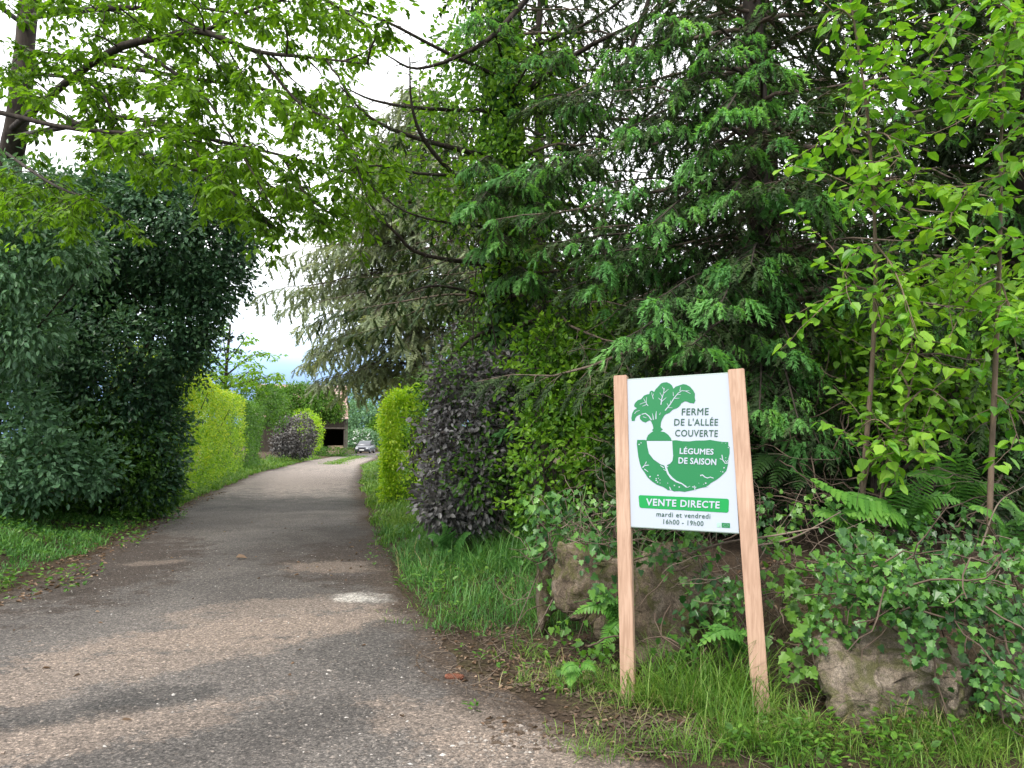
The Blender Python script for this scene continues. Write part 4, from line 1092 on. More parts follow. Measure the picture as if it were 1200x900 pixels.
# ================================================================== SAPLINGS WITH BIG BRIGHT LEAVES
def sapling(label, trunk, side, n_parts, L, seed, mat='sapling', r=.022):
    pts = [at(*p) for p in trunk]
    t = thing('sapling', (pts[0][0], pts[0][1], hz(pts[0][0], pts[0][1])), label, 'tree', 'young trees on the bank')
    pts[0] = np.array([pts[0][0], pts[0][1], hz(pts[0][0], pts[0][1]) - .08])
    a = Acc(); tp = spline(pts, 30); a.tube(tp, r, .005, 7, rough=.04); a.build('trunk', M['bark_sapling'], t)
    lv = Leaves()
    def leafy(path, every, Lm, sd=1):
        seg = np.linalg.norm(np.diff(path, axis=0), axis=1); T = seg.sum(); cum = np.concatenate([[0], np.cumsum(seg)])
        s = T * .12; k = 0
        while s < T + .01:
            p = np.array([np.interp(s, cum, path[:, j]) for j in range(3)])
            d = nrm(path[min(len(path) - 1, int(s / T * (len(path) - 1)) + 1)] - path[max(0, int(s / T * (len(path) - 1)) - 1)])
            lat = nrm(np.cross(d, [0, 0, 1]) + rng.normal(size=3) * .15) * (1 if k % 2 else -1)
            D = nrm(d * .5 + lat * .9 + np.array([0, 0, -.28]) + rng.normal(size=3) * .3)
            l = Lm * rng.uniform(.6, 1.2)
            lv.add(p + D * .03, D, np.array([0, -.2, .95]) + rng.normal(size=3) * .28, l, l * .88, float(np.clip(rng.normal(.55, .2), 0, 1)))
            s += every * rng.uniform(.6, 1.4); k += 1
    for (i, px, py, D, n2) in side:
        p0 = tp[int(i * 29)]; p1 = at(px, py, D)
        mid = (p0 + p1) / 2 + np.array([0, 0, .10])
        path = spline([p0, mid, p1], 10)
        a = Acc(); a.tube(path, .008, .0025, 5)
        leafy(path, .045, L)
        for q in range(n2 + 2):
            b = path[rng.integers(3, 9)]
            w = wander(b, nrm((p1 - p0) * .7 + rng.normal(size=3) * .55), rng.uniform(.25, .55), 6, .15, .04)
            a.tube(w, .004, .0015, 3, cap=False); leafy(w, .042, L * .95)
        a.build('branch', M['bark_sapling'], t)
    leafy(tp[14:], .035, L); leafy(tp[20:], .035, L * 1.05)
    lv.emit(t, ['heart', 'heart_curl', 'oval'], M[mat], n_parts)
rng = np.random.default_rng(282); random.seed(282)
sapling('slender sapling with light green leaves nearest the sign', [(1006, 640, 5.3), (1012, 560, 5.25), (1022, 430, 5.2), (1026, 300, 5.15), (1018, 150, 5.05), (1000, 20, 4.95), (985, -60, 4.9)],
        [(.42, 1080, 425, 5.0, 3), (.45, 960, 365, 5.0, 2), (.5, 1060, 350, 4.9, 3), (.52, 985, 330, 4.9, 3), (.55, 1075, 390, 4.6, 3), (.6, 1085, 230, 4.9, 3), (.6, 1010, 230, 4.9, 2), (.66, 965, 160, 4.9, 2), (.66, 1060, 190, 4.8, 3), (.74, 1070, 80, 4.8, 1), (.72, 1030, 110, 4.8, 3), (.84, 965, 30, 4.8, 2), (.2, 1070, 530, 4.9, 2), (.16, 1040, 500, 5.0, 1), (.78, 1055, 60, 4.8, 2), (.4, 1100, 330, 5.1, 3)], 300, .088, 1)
rng = np.random.default_rng(289); random.seed(289)
sapling('taller sapling with yellow green leaves at the far right', [(1156, 665, 5.0), (1162, 540, 5.0), (1167, 420, 4.95), (1172, 280, 4.9), (1174, 140, 4.85), (1182, 0, 4.8), (1186, -90, 4.75)],
        [(.45, 1110, 400, 4.8, 2), (.48, 1195, 430, 4.6, 3), (.5, 1130, 320, 4.7, 3), (.55, 1215, 330, 4.6, 3), (.6, 1110, 260, 4.8, 3), (.62, 1200, 210, 4.5, 3), (.68, 1100, 115, 4.8, 3), (.68, 1210, 150, 4.5, 4), (.76, 1150, 60, 4.6, 3), (.78, 1215, 60, 4.4, 4), (.86, 1120, 20, 4.6, 3), (.9, 1210, -10, 4.5, 4), (.3, 1195, 520, 4.8, 2), (.72, 1160, 130, 4.4, 3), (.82, 1190, 30, 4.3, 3)], 300, .09, 2)
rng = np.random.default_rng(296); random.seed(296)
sapling('low bush sapling with big pale leaves by the left sapling trunk', [(1015, 600, 5.4), (1040, 540, 5.1), (1060, 480, 5.0), (1075, 420, 4.9)],
        [(.4, 1075, 540, 4.9, 2), (.5, 1000, 510, 5.1, 2), (.7, 1110, 470, 4.9, 2), (.8, 1040, 440, 5.1, 2)], 150, .085, 3, 'fresh', r=.012)

# ================================================================== FERNS
def frond_mesh(path, width, up, pinna_n=22):
    a = Acc()
    a.tube(path, .005, .0015, 4, cap=False, tint=.3)
    seg = np.linalg.norm(np.diff(path, axis=0), axis=1); cum = np.concatenate([[0], np.cumsum(seg)]); T = cum[-1]
    tg = nrm(np.gradient(path, axis=0))
    s = np.linspace(.12, .99, pinna_n) * T
    q = s / T
    P = np.stack([np.interp(s, cum, path[:, k]) for k in range(3)], -1); d = nrm(np.stack([np.interp(s, cum, tg[:, k]) for k in range(3)], -1))
    prof = np.sin(np.clip(q * 1.1 + .12, 0, 1) * math.pi) ** .6 * (1.15 - .55 * q)
    for sd in (-1, 1):
        lat = nrm(np.cross(d, up)) * sd
        D = nrm(lat + d * .38 + np.array([0, 0, -.22]) + rng.normal(size=P.shape) * .06)
        Ln = width * prof
        a.scatter('pinna', P, D, np.asarray(up) + rng.normal(size=P.shape) * .12, Ln, np.full(len(P), T / pinna_n * 1.25), np.clip(.35 + .4 * q + rng.normal(size=len(P)) * .1, 0, 1))
    return a
def fern(label, base, fronds, width, mat='fern', pinna_n=22):
    b = at(*base); t = thing('fern', (b[0], b[1], hz(b[0], b[1])), label, 'fern', 'ferns on the bank')
    for f in fronds:
        path = spline([b] + [at(*p) for p in f], 16)
        frond_mesh(path, width, nrm(np.array([0, -.5, .9])), pinna_n).build('frond', M[mat], t)
rng = np.random.default_rng(303); random.seed(303)
fern('bright fern beside the left sign post in front of the boulder', (728, 745, 5.0), [[(712, 712, 4.95), (685, 712, 4.9), (655, 732, 4.85)], [(720, 705, 5.0), (700, 700, 4.9), (672, 706, 4.85)], [(725, 730, 4.95), (712, 745, 4.85), (705, 775, 4.8)], [(730, 712, 5), (735, 706, 4.9), (724, 700, 4.8)]], .09)
rng = np.random.default_rng(310); random.seed(310)
fern('pale young fern arching under the sign board', (858, 775, 4.6), [[(862, 745, 4.55), (845, 738, 4.45), (820, 755, 4.4), (812, 782, 4.4)], [(850, 740, 4.5), (835, 735, 4.45), (815, 738, 4.4)], [(866, 745, 4.55), (875, 742, 4.5), (868, 750, 4.4)]], .085, pinna_n=18)
rng = np.random.default_rng(317); random.seed(317)
fern('large fern spreading between the sign and the left sapling', (1062, 632, 5.1), [[(1040, 592, 5.0), (990, 580, 4.9), (945, 558, 4.8), (912, 548, 4.75)], [(1050, 600, 5.0), (1000, 600, 4.85), (960, 610, 4.8)], [(1080, 590, 5), (1110, 582, 4.9), (1150, 598, 4.85)], [(1070, 585, 5), (1090, 560, 4.95), (1120, 555, 4.9)], [(1060, 580, 5.1), (1045, 545, 5.1), (1030, 520, 5.1)]], .17, pinna_n=24)
rng = np.random.default_rng(324); random.seed(324)
fern('upright fern behind the grey boulder', (1000, 650, 5.0), [[(985, 610, 4.95), (965, 600, 4.9), (945, 615, 4.8)], [(1000, 605, 5), (1000, 590, 4.9), (985, 585, 4.8)], [(1015, 610, 5), (1035, 600, 4.9), (1060, 615, 4.8)]], .13)
rng = np.random.default_rng(331); random.seed(331)
fern('drooping fern at the right edge of the bank', (1190, 660, 4.9), [[(1170, 610, 4.85), (1145, 595, 4.75), (1115, 605, 4.7)], [(1190, 610, 4.9), (1185, 590, 4.8), (1165, 575, 4.7)], [(1205, 620, 4.9), (1215, 610, 4.8), (1230, 625, 4.7)]], .14)
rng = np.random.default_rng(338); random.seed(338)
fern('dim fern in the shade between the two sapling trunks', (1120, 600, 6.0), [[(1100, 545, 6.0), (1085, 520, 5.9), (1075, 500, 5.8)], [(1130, 550, 6.0), (1145, 530, 5.9), (1165, 525, 5.8)], [(1110, 560, 6), (1070, 555, 5.9), (1050, 570, 5.8)], [(1120, 540, 6), (1120, 510, 5.9), (1110, 495, 5.8)], [(1140, 570, 6), (1175, 570, 5.9), (1190, 590, 5.8)]], .15, 'fern')
rng = np.random.default_rng(345); random.seed(345)
fern('dark fern behind the right sign post', (925, 560, 6.2), [[(905, 535, 6.1), (890, 545, 6), (880, 580, 5.9)], [(920, 535, 6.1), (915, 545, 6), (900, 590, 5.9)], [(930, 540, 6.1), (940, 550, 6), (930, 590, 5.9)]], .14, 'dark_green')
rng = np.random.default_rng(352); random.seed(352)
fern('blue green fern in front of the purple shrub', (530, 660, 9.4), [[(522, 640, 9.3), (508, 628, 9.2), (490, 635, 9.1)], [(525, 635, 9.3), (520, 615, 9.2), (505, 605, 9.1)], [(535, 640, 9.3), (548, 625, 9.2), (560, 632, 9.1)], [(528, 645, 9.3), (515, 645, 9.2), (500, 655, 9.1)]], .2, 'grass_cool')
rng = np.random.default_rng(359); random.seed(359)
fern('small fern low in the grass left of the left post', (680, 790, 4.7), [[(672, 780, 4.65), (662, 784, 4.6), (655, 800, 4.55)], [(684, 778, 4.65), (694, 782, 4.6), (700, 795, 4.55)], [(676, 782, 4.65), (668, 795, 4.6), (670, 812, 4.5)]], .06)

# ================================================================== SHRUBS ON THE RIGHT
b0 = on_ground(545, 625)
rng = np.random.default_rng(366); random.seed(366)
shrub('purple_shrub', 'dark purple leaved shrub standing right of the lime hedge', 'shrub', None, (-.55, 10.0), [B(556, 505, 9.9, 60, 78), B(532, 550, 9.7, 40, 60), B(588, 465, 9.8, 42, 46), B(518, 595, 9.5, 26, 28), B(596, 530, 9.9, 34, 64), B(540, 458, 10, 34, 34), B(560, 590, 9.7, 40, 40)], 1700, 8, .095, .082, .05, 'purple', 'oval', .32, 6, n_parts=80, up=.7, tint_s=.3, depth=.6, holes=(2.4, -.4), stray=110, stray_len=.4)
rng = np.random.default_rng(373); random.seed(373)
shrub('climber', 'green bindweed shoots growing through the dark purple shrub', 'climber', None, (-.3, 9.6), [B(592, 520, 9.5, 26, 80), B(560, 560, 9.3, 34, 40), B(540, 440, 9.7, 34, 24)], 190, 7, .12, .07, .045, 'green', 'oval', .35, 3, depth=.5, n_parts=40, stem_r=.008)
shrub('green_shrub', 'fresh green shrub between the purple shrub and the sign', 'shrub', None, (.75, 8.6), [B(665, 490, 8.8, 60, 95), B(650, 420, 9, 45, 60), B(700, 560, 8.3, 40, 60), B(690, 400, 9.2, 50, 60), B(640, 560, 8.6, 35, 50), B(730, 480, 8.8, 45, 90)], 1500, 7, .12, .078, .05, 'fresh', 'oval', .35, 7, n_parts=120, tint_s=.32, depth=.8, holes=(2.0, -.4), stray=140)
rng = np.random.default_rng(380); random.seed(380)
shrub('green_shrub', 'dark green bush wrapped round the foot of the ivy clad trunk', 'shrub', None, (-.9, 13.2), [B(520, 470, 14, 30, 50), B(560, 420, 13.6, 46, 44), B(610, 430, 13.2, 46, 60)], 900, 8, .13, .075, .045, 'green', 'oval', .3, 6, depth=.8, holes=(1.8, -.4), stray=80)
rng = np.random.default_rng(387); random.seed(387)
shrub('holly_bush', 'dark bush behind the sign board', 'shrub', None, (2.2, 7.4), [B(800, 520, 7.4, 90, 90), B(880, 560, 7.0, 60, 70), B(760, 600, 7.0, 50, 50)], 1500, 7, .11, .07, .042, 'dark_green', 'oval', .22, 5, depth=.5, tint_s=.3)
rng = np.random.default_rng(394); random.seed(394)
shrub('holly_bush', 'dark undergrowth bush behind the saplings', 'shrub', None, (4.6, 8.2), [B(1050, 560, 8.0, 110, 80), B(1160, 580, 7.6, 90, 90), B(960, 580, 7.6, 60, 70), B(1230, 520, 8, 80, 120)], 1800, 7, .13, .075, .045, 'dark_green', 'oval', .25, 5, depth=.6, tint_s=.3)
rng = np.random.default_rng(401); random.seed(401)
shrub('leafy_shrub', 'light leafy shrub in shade behind the left sapling', 'shrub', None, (3.2, 6.6), [B(1060, 470, 6.4, 60, 40), B(1130, 450, 6.4, 70, 50), B(1010, 400, 6.8, 50, 60), B(1130, 360, 6.6, 70, 50)], 520, 7, .12, .08, .055, 'fresh', 'oval', .3, 4, depth=.8, n_parts=80)

# ================================================================== HEDGES
rng = np.random.default_rng(408); random.seed(408)
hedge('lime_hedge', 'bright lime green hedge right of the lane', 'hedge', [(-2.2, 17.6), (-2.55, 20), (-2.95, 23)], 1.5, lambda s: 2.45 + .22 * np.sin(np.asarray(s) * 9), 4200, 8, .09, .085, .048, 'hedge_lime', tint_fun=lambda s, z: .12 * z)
rng = np.random.default_rng(415); random.seed(415)
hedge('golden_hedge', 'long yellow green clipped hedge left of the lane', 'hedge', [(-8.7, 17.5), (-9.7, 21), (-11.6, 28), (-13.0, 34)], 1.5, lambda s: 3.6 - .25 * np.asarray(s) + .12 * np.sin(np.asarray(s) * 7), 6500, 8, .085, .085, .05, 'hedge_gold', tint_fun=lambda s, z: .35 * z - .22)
rng = np.random.default_rng(422); random.seed(422)
hedge('green_hedge', 'dark green section at the far end of the golden hedge', 'hedge', [(-13.4, 35.5), (-14.6, 41)], 1.6, lambda s: 3.3 + 0 * np.asarray(s), 2000, 8, .12, .10, .06, 'green')
rng = np.random.default_rng(429); random.seed(429)
shrub('purple_shrub', 'dark purple shrub beyond the golden hedge left of the lane', 'shrub', None, (-17.2, 52), [B(347, 510, 52, 20, 22), B(332, 514, 51, 13, 17), B(358, 514, 52, 11, 18)], 700, 8, .18, .17, .10, 'purple', 'oval', .25, 4, up=.7, tint_s=.3, tint_c=.25)
rng = np.random.default_rng(436); random.seed(436)
shrub('lime_bush', 'small lime bush against the dark purple shrub by the shed', 'shrub', None, (-16.7, 57), [B(366, 505, 57, 12, 22), B(357, 494, 58, 14, 14)], 420, 8, .16, .14, .08, 'hedge_lime', 'diamond', .15, 3)
rng = np.random.default_rng(443); random.seed(443)
shrub('green_shrub', 'rounded green bush behind the golden hedge', 'shrub', None, (-17.5, 46), [B(305, 470, 46, 28, 24), B(280, 462, 46, 30, 22), B(322, 480, 48, 16, 24)], 700, 8, .22, .16, .09, 'green', 'diamond', .2, 3)
rng = np.random.default_rng(450); random.seed(450)
shrub('ivy_bush', 'dark ivy bush growing over the shed roof edge', 'shrub', None, (-18.2, 66), [B(352, 470, 67, 22, 19), B(376, 474, 66, 20, 15), B(335, 476, 67, 18, 18), B(391, 482, 66, 12, 9), B(318, 470, 67, 16, 16)], 2600, 8, .26, .22, .13, 'green', 'diamond', .2, 3, tint_c=.65)
rng = np.random.default_rng(457); random.seed(457)
shrub('low_bush', 'low green plants along the shed front', 'shrub', None, (-17.0, 68), [B(385, 530, 68, 20, 5), B(405, 530, 68, 12, 4), B(365, 528, 66, 14, 6)], 260, 8, .15, .16, .09, 'green', 'diamond', .2, 1)

# ================================================================== FAR TREES AND BUSHES
for i, (lab, blobs, m) in enumerate([
        ('pale green bush far behind the parked car', [B(420, 492, 100, 24, 20), B(405, 500, 100, 14, 20)], 'pale_shrub'),
        ('grey green tree far up behind the car', [B(440, 470, 112, 34, 26), B(465, 480, 112, 30, 30)], 'pale_shrub'),
        ('dull green bush far right of the car behind the hedge', [B(455, 505, 98, 20, 16)], 'green')]):
    b = blobs[0][0]
    shrub('far_bush', lab, 'bush', 'bushes far up the lane', (b[0], b[1]), blobs, 1300, 6, .4, .34, .22, m, 'diamond', .2, 2, tint_c=.7, stem_r=.08)
fl = thing('flowering_bush', at(425, 520, 92), 'bush with white flower heads just behind the car', 'bush'); fl.location.z = 0
P, N = blob_surface(420, [B(424, 514, 92, 16, 9), B(410, 514, 92, 9, 8), B(438, 514, 92, 8, 8)], .2, 4)
lv = Leaves(); lv.add(*clump_leaves(P, N, 6, .25, .26, .17, tint_c=.6)); lv.emit(fl, ['diamond'], M['pale_shrub'])
sel = rng.uniform(0, 1, len(P)) < .14
lv = Leaves(); lv.add(*clump_leaves(P[sel] + N[sel] * .1, N[sel], 5, .14, .24, .2)); lv.emit(fl, ['diamond'], M['white_flower'], 0, rest='blossom')

def broadleaf(name, label, cat, trunk, r, limbs, mat, L, W, per_m, sub_len, tmpls, n_parts, sub_gap=.28, cl=4, bark='bark_dark', leaf_spread=.12, drop=.10, extra_sub=2, tint=(.5, .25), group=None, s0=.12):
    t = thing(name, (trunk[0][0], trunk[0][1], hz(trunk[0][0], trunk[0][1])), label, cat, group)
    a = Acc(); a.tube(spline(trunk, 26), r, r * .45, 10, rough=.03); a.build('trunk', M[bark], t)
    lv = Leaves()
    def leafy(w, dens):
        ln = np.linalg.norm(np.diff(w, axis=0), axis=1).sum(); n = max(2, int(ln * dens))
        tt = rng.uniform(.1, 1, n) * (len(w) - 1); i = np.minimum(tt.astype(int), len(w) - 2); f = (tt - i)[:, None]
        P = w[i] * (1 - f) + w[i + 1] * f; d = nrm(w[i + 1] - w[i])
        P = np.repeat(P, cl, 0); d = np.repeat(d, cl, 0); m = len(P)
        ang = rng.uniform(0, 6.28, m)
        lat = np.stack([np.cos(ang), np.sin(ang), 0 * ang], -1)
        D = nrm(d * .45 + lat * .9 + np.array([0, 0, -.35]) + rng.normal(size=(m, 3)) * .15)
        P = P + D * rng.uniform(.1, 1, (m, 1)) * leaf_spread
        Lr = L * rng.uniform(.6, 1.25, m)
        lv.add(P, D, np.array([0, 0, 1.]) + rng.normal(size=(m, 3)) * .35, Lr, Lr * (W / L), np.clip(np.repeat(rng.normal(tint[0], tint[1], n), cl) + rng.normal(size=m) * .1, 0, 1))
    tw = Acc()
    for ctrl, r0 in limbs:
        path = spline(ctrl, 20)
        a = Acc(); a.tube(path, r0, .008, 7, rough=.04); a.build('branch', M[bark], t)
        seg = np.linalg.norm(np.diff(path, axis=0), axis=1); cum = np.concatenate([[0], np.cumsum(seg)]); T = cum[-1]; tg = nrm(np.gradient(path, axis=0))
        s = T * s0; sd = 1
        while s < T:
            p = np.array([np.interp(s, cum, path[:, k]) for k in range(3)]); d = np.array([np.interp(s, cum, tg[:, k]) for k in range(3)])
            qx, qy, qz = project(p)
            if name == 'overhanging_tree' and qx < 75 and qy < 190 and rng.uniform() < .85:
                s += sub_gap; continue
            lat = nrm(np.cross(d, [0, 0, 1.]) + np.array([0, 0, rng.normal() * .4])) * sd
            ln = sub_len * rng.uniform(.5, 1.2) * (1.1 - .5 * s / T)
            w = wander(p, d * .7 + lat * .9 + np.array([0, 0, .1]), ln, 8, .14, drop)
            tw.tube(w, max(.004, r0 * .25), .003, 4, cap=False); leafy(w[2:], per_m)
            for _ in range(extra_sub):
                b = w[rng.integers(2, 7)]
                w2 = wander(b, nrm(w[-1] - w[0]) + rng.normal(size=3) * .6, ln * .55, 6, .18, drop)
                tw.tube(w2, .004, .002, 3, cap=False); leafy(w2, per_m)
            sd = -sd; s += sub_gap * rng.uniform(.6, 1.4)
        leafy(path[14:], per_m)
    tw.build('twigs', M[bark], t, 'stuff')
    lv.emit(t, tmpls, M[mat], n_parts)
    return t
A_ = lambda *ps: [at(*p) for p in ps]
tb = at(-20, 560, 13.2); tb[2] = 0.2
rng = np.random.default_rng(464); random.seed(464)
broadleaf('overhanging_tree', 'broadleaf tree at the left whose limbs arch over the lane', 'tree', [tb, at(-4, 300, 12.4), at(12, 190, 11.6), at(22, 130, 11.2), at(34, 0, 11.2), at(48, -150, 11.3), at(70, -320, 11.4)], .22,
    [(A_((15, 150, 11.1), (117, 67, 8.5), (200, 42, 8), (240, 38, 7.8), (300, 60, 7.5), (360, 67, 7.2), (432, 75, 7)), .055),
     (A_((36, 20, 11.1), (123, 10, 8.6), (187, 13, 8.3), (240, 36, 7.9)), .045),
     (A_((-90, 115, 8.6), (0, 132, 8.3), (80, 150, 8), (200, 162, 7.6), (240, 190, 7.3), (275, 230, 7.1)), .035),
     (A_((20, 160, 11.1), (70, 150, 8.8), (150, 138, 8.4), (235, 160, 8), (330, 182, 7.6), (415, 205, 7.3)), .04),
     (A_((160, 55, 8.2), (230, 105, 7.8), (265, 150, 7.6), (330, 262, 7.4)), .022),
     (A_((28, 85, 11.1), (105, 98, 8.6), (140, 150, 8.3)), .03),
     (A_((40, -60, 11.2), (150, -70, 8.4), (260, -40, 7.8), (360, -10, 7.4), (430, 30, 7.1)), .05),
     (A_((45, -120, 11.2), (140, -190, 8.2), (260, -200, 7.4), (380, -160, 7)), .05),
     (A_((300, 60, 7.5), (350, 120, 7.3), (400, 150, 7.2), (425, 215, 7.1)), .018),
     (A_((330, 182, 7.6), (360, 230, 7.5), (395, 255, 7.4)), .015),
     (A_((240, 36, 7.9), (300, 10, 7.6), (400, -20, 7.4)), .025),
     (A_((30, 30, 11.1), (-30, -10, 8), (-90, -20, 7)), .04),
     (A_((30, 60, 11.1), (200, 88, 10.8), (330, 108, 10.4), (432, 130, 10)), .045),
     (A_((22, 110, 11.2), (180, 186, 10.5), (300, 212, 10), (385, 255, 9.5)), .04),
     (A_((38, -30, 11.2), (220, 6, 10.5), (400, 36, 10)), .045),
     (A_((330, 108, 10.4), (380, 150, 10.2), (418, 190, 10)), .02),
     (A_((8, 180, 11.1), (60, 215, 9), (110, 235, 8)), .025)],
    'spring', .088, .050, 14.0, 1.05, ['oval', 'lobed'], 300, sub_gap=.21, cl=5, leaf_spread=.10, extra_sub=3, s0=.26, tint=(.42, .25))
rng = np.random.default_rng(471); random.seed(471)
broadleaf('small_tree', 'thin pale green tree rising behind the golden hedge', 'tree', [np.array([*at(262, 500, 44)[:2], 0.2]), at(264, 450, 44), at(268, 400, 44), at(270, 380, 44)], .12,
    [(A_((264, 450, 44), (240, 425, 43), (225, 405, 42.5)), .06), (A_((265, 440, 44), (290, 420, 43.5), (312, 412, 43)), .06), (A_((266, 430, 44), (262, 400, 44), (258, 382, 44)), .05), (A_((266, 425, 44), (285, 400, 44), (292, 388, 44)), .05),
     (A_((262, 460, 44), (235, 445, 43), (215, 436, 43)), .05), (A_((265, 455, 44), (300, 445, 43), (325, 440, 43)), .05), (A_((265, 435, 44), (245, 410, 44), (240, 395, 44)), .05), (A_((265, 455, 44), (285, 440, 43), (300, 430, 42)), .05)],
    'spring', .26, .15, 4.5, 1.3, ['diamond'], 0, sub_gap=.35, cl=5, leaf_spread=.3, tint=(.7, .2))

# ================================================================== EVERGREENS ON THE LEFT
rng = np.random.default_rng(478); random.seed(478)
shrub('evergreen_tree', 'tall dark evergreen leaning over the left side of the lane', 'tree', None, (-8.3, 15.0),
      [B(195, 265, 14.5, 95, 80), B(238, 290, 14.3, 52, 85), B(120, 290, 14.8, 95, 95), B(160, 390, 14.5, 75, 95), B(212, 370, 14.4, 42, 60), B(110, 430, 14.2, 90, 100), B(150, 500, 14.6, 60, 90), B(40, 350, 15.2, 90, 120), B(176, 560, 14.8, 30, 40)],
      8000, 20, .15, .115, .062, 'evergreen', 'diamond', .28, 6, depth=.6, tint_s=.3, stem_r=.09, holes=(1.5, -.55), stray=420, stray_len=.6)
rng = np.random.default_rng(485); random.seed(485)
shrub('evergreen_shrub', 'dark green shrub at the foot of the tall evergreen by the lane', 'shrub', None, (-9.8, 14.6),
      [B(140, 540, 14.4, 60, 58), B(80, 520, 14.0, 70, 78), B(175, 565, 14.8, 30, 34), B(50, 555, 13.8, 60, 50)], 2500, 12, .16, .095, .05, 'green', 'diamond', .28, 5, depth=.5, tint_c=.4, tint_s=.3, holes=(1.8, -.5), stray=160)
rng = np.random.default_rng(492); random.seed(492)
shrub('pale_shrub', 'pale green soft leaved shrub at the left edge of the lane', 'shrub', None, (-8.9, 12.4),
      [B(5, 490, 12.0, 60, 66), B(45, 535, 12.2, 50, 45), B(-30, 420, 12.0, 60, 70), B(105, 550, 12.8, 32, 32), B(-40, 550, 11.8, 60, 50)], 1100, 10, .16, .11, .06, 'pale_shrub', 'oval', .3, 5, depth=.5, n_parts=60, stray=90, holes=(1.8, -.5))
rng = np.random.default_rng(499); random.seed(499)
shrub('pale_shrub', 'pale leafy branches high at the left before the evergreen', 'shrub', None, (-9.6, 11.4),
      [B(20, 255, 11, 75, 40), B(70, 300, 11, 55, 30), B(-20, 320, 10.8, 70, 60), B(40, 215, 11.1, 60, 22), B(20, 385, 11.2, 60, 45)], 900, 9, .15, .12, .055, 'pale_shrub', 'oval', .3, 4, depth=.8, n_parts=60, hang=.6)

# ================================================================== WOOD BEHIND, ONE MASS
def far_wood():
    a = Acc()
    n = 15000
    cx = rng.uniform(-1, 26, n); cy = rng.uniform(18, 34, n)
    cz = rng.uniform(.2, 1, n) ** .8 * (5.5 + 2.2 * np.sin(cx * .9) + 1.6 * np.sin(cx * 2.1 + 1))
    P = np.repeat(np.stack([cx, cy, cz], -1), 5, 0); m = len(P)
    P = P + rng.normal(size=(m, 3)) * .3
    a.scatter('diamond', P, rng.normal(size=(m, 3)), rng.normal(size=(m, 3)) + np.array([0, 0, 1]), rng.uniform(.2, .4, m), .18, np.clip(np.repeat(rng.normal(.5, .3, n), 5), 0, 1))
    tag(a.build('wood', M['dark_green'], None, 'stuff'), 'far wood seen as one dark mass behind the spruces')
    a = Acc(); n = 7000
    u = rng.uniform(0, 1, n)
    cx = -75 + u * 110; cy = 128 + 14 * np.sin(u * 9) + rng.uniform(0, 10, n)
    cz = rng.uniform(0, 1, n) * (4.0 + 1.5 * np.sin(cx * .35) + 1.0 * np.sin(cx * 1.1))
    P = np.repeat(np.stack([cx, cy, cz], -1), 6, 0); m = len(P)
    P = P + rng.normal(size=(m, 3)) * .5
    a.scatter('diamond', P, rng.normal(size=(m, 3)), rng.normal(size=(m, 3)) + np.array([0, -.4, 1]), rng.uniform(.5, .9, m), .45, np.clip(np.repeat(rng.normal(.6, .3, n), 6), 0, 1))
    tag(a.build('woods', M['green'], None, 'stuff'), 'line of woods at the end of the lane')
rng = np.random.default_rng(506); random.seed(506)
far_wood()

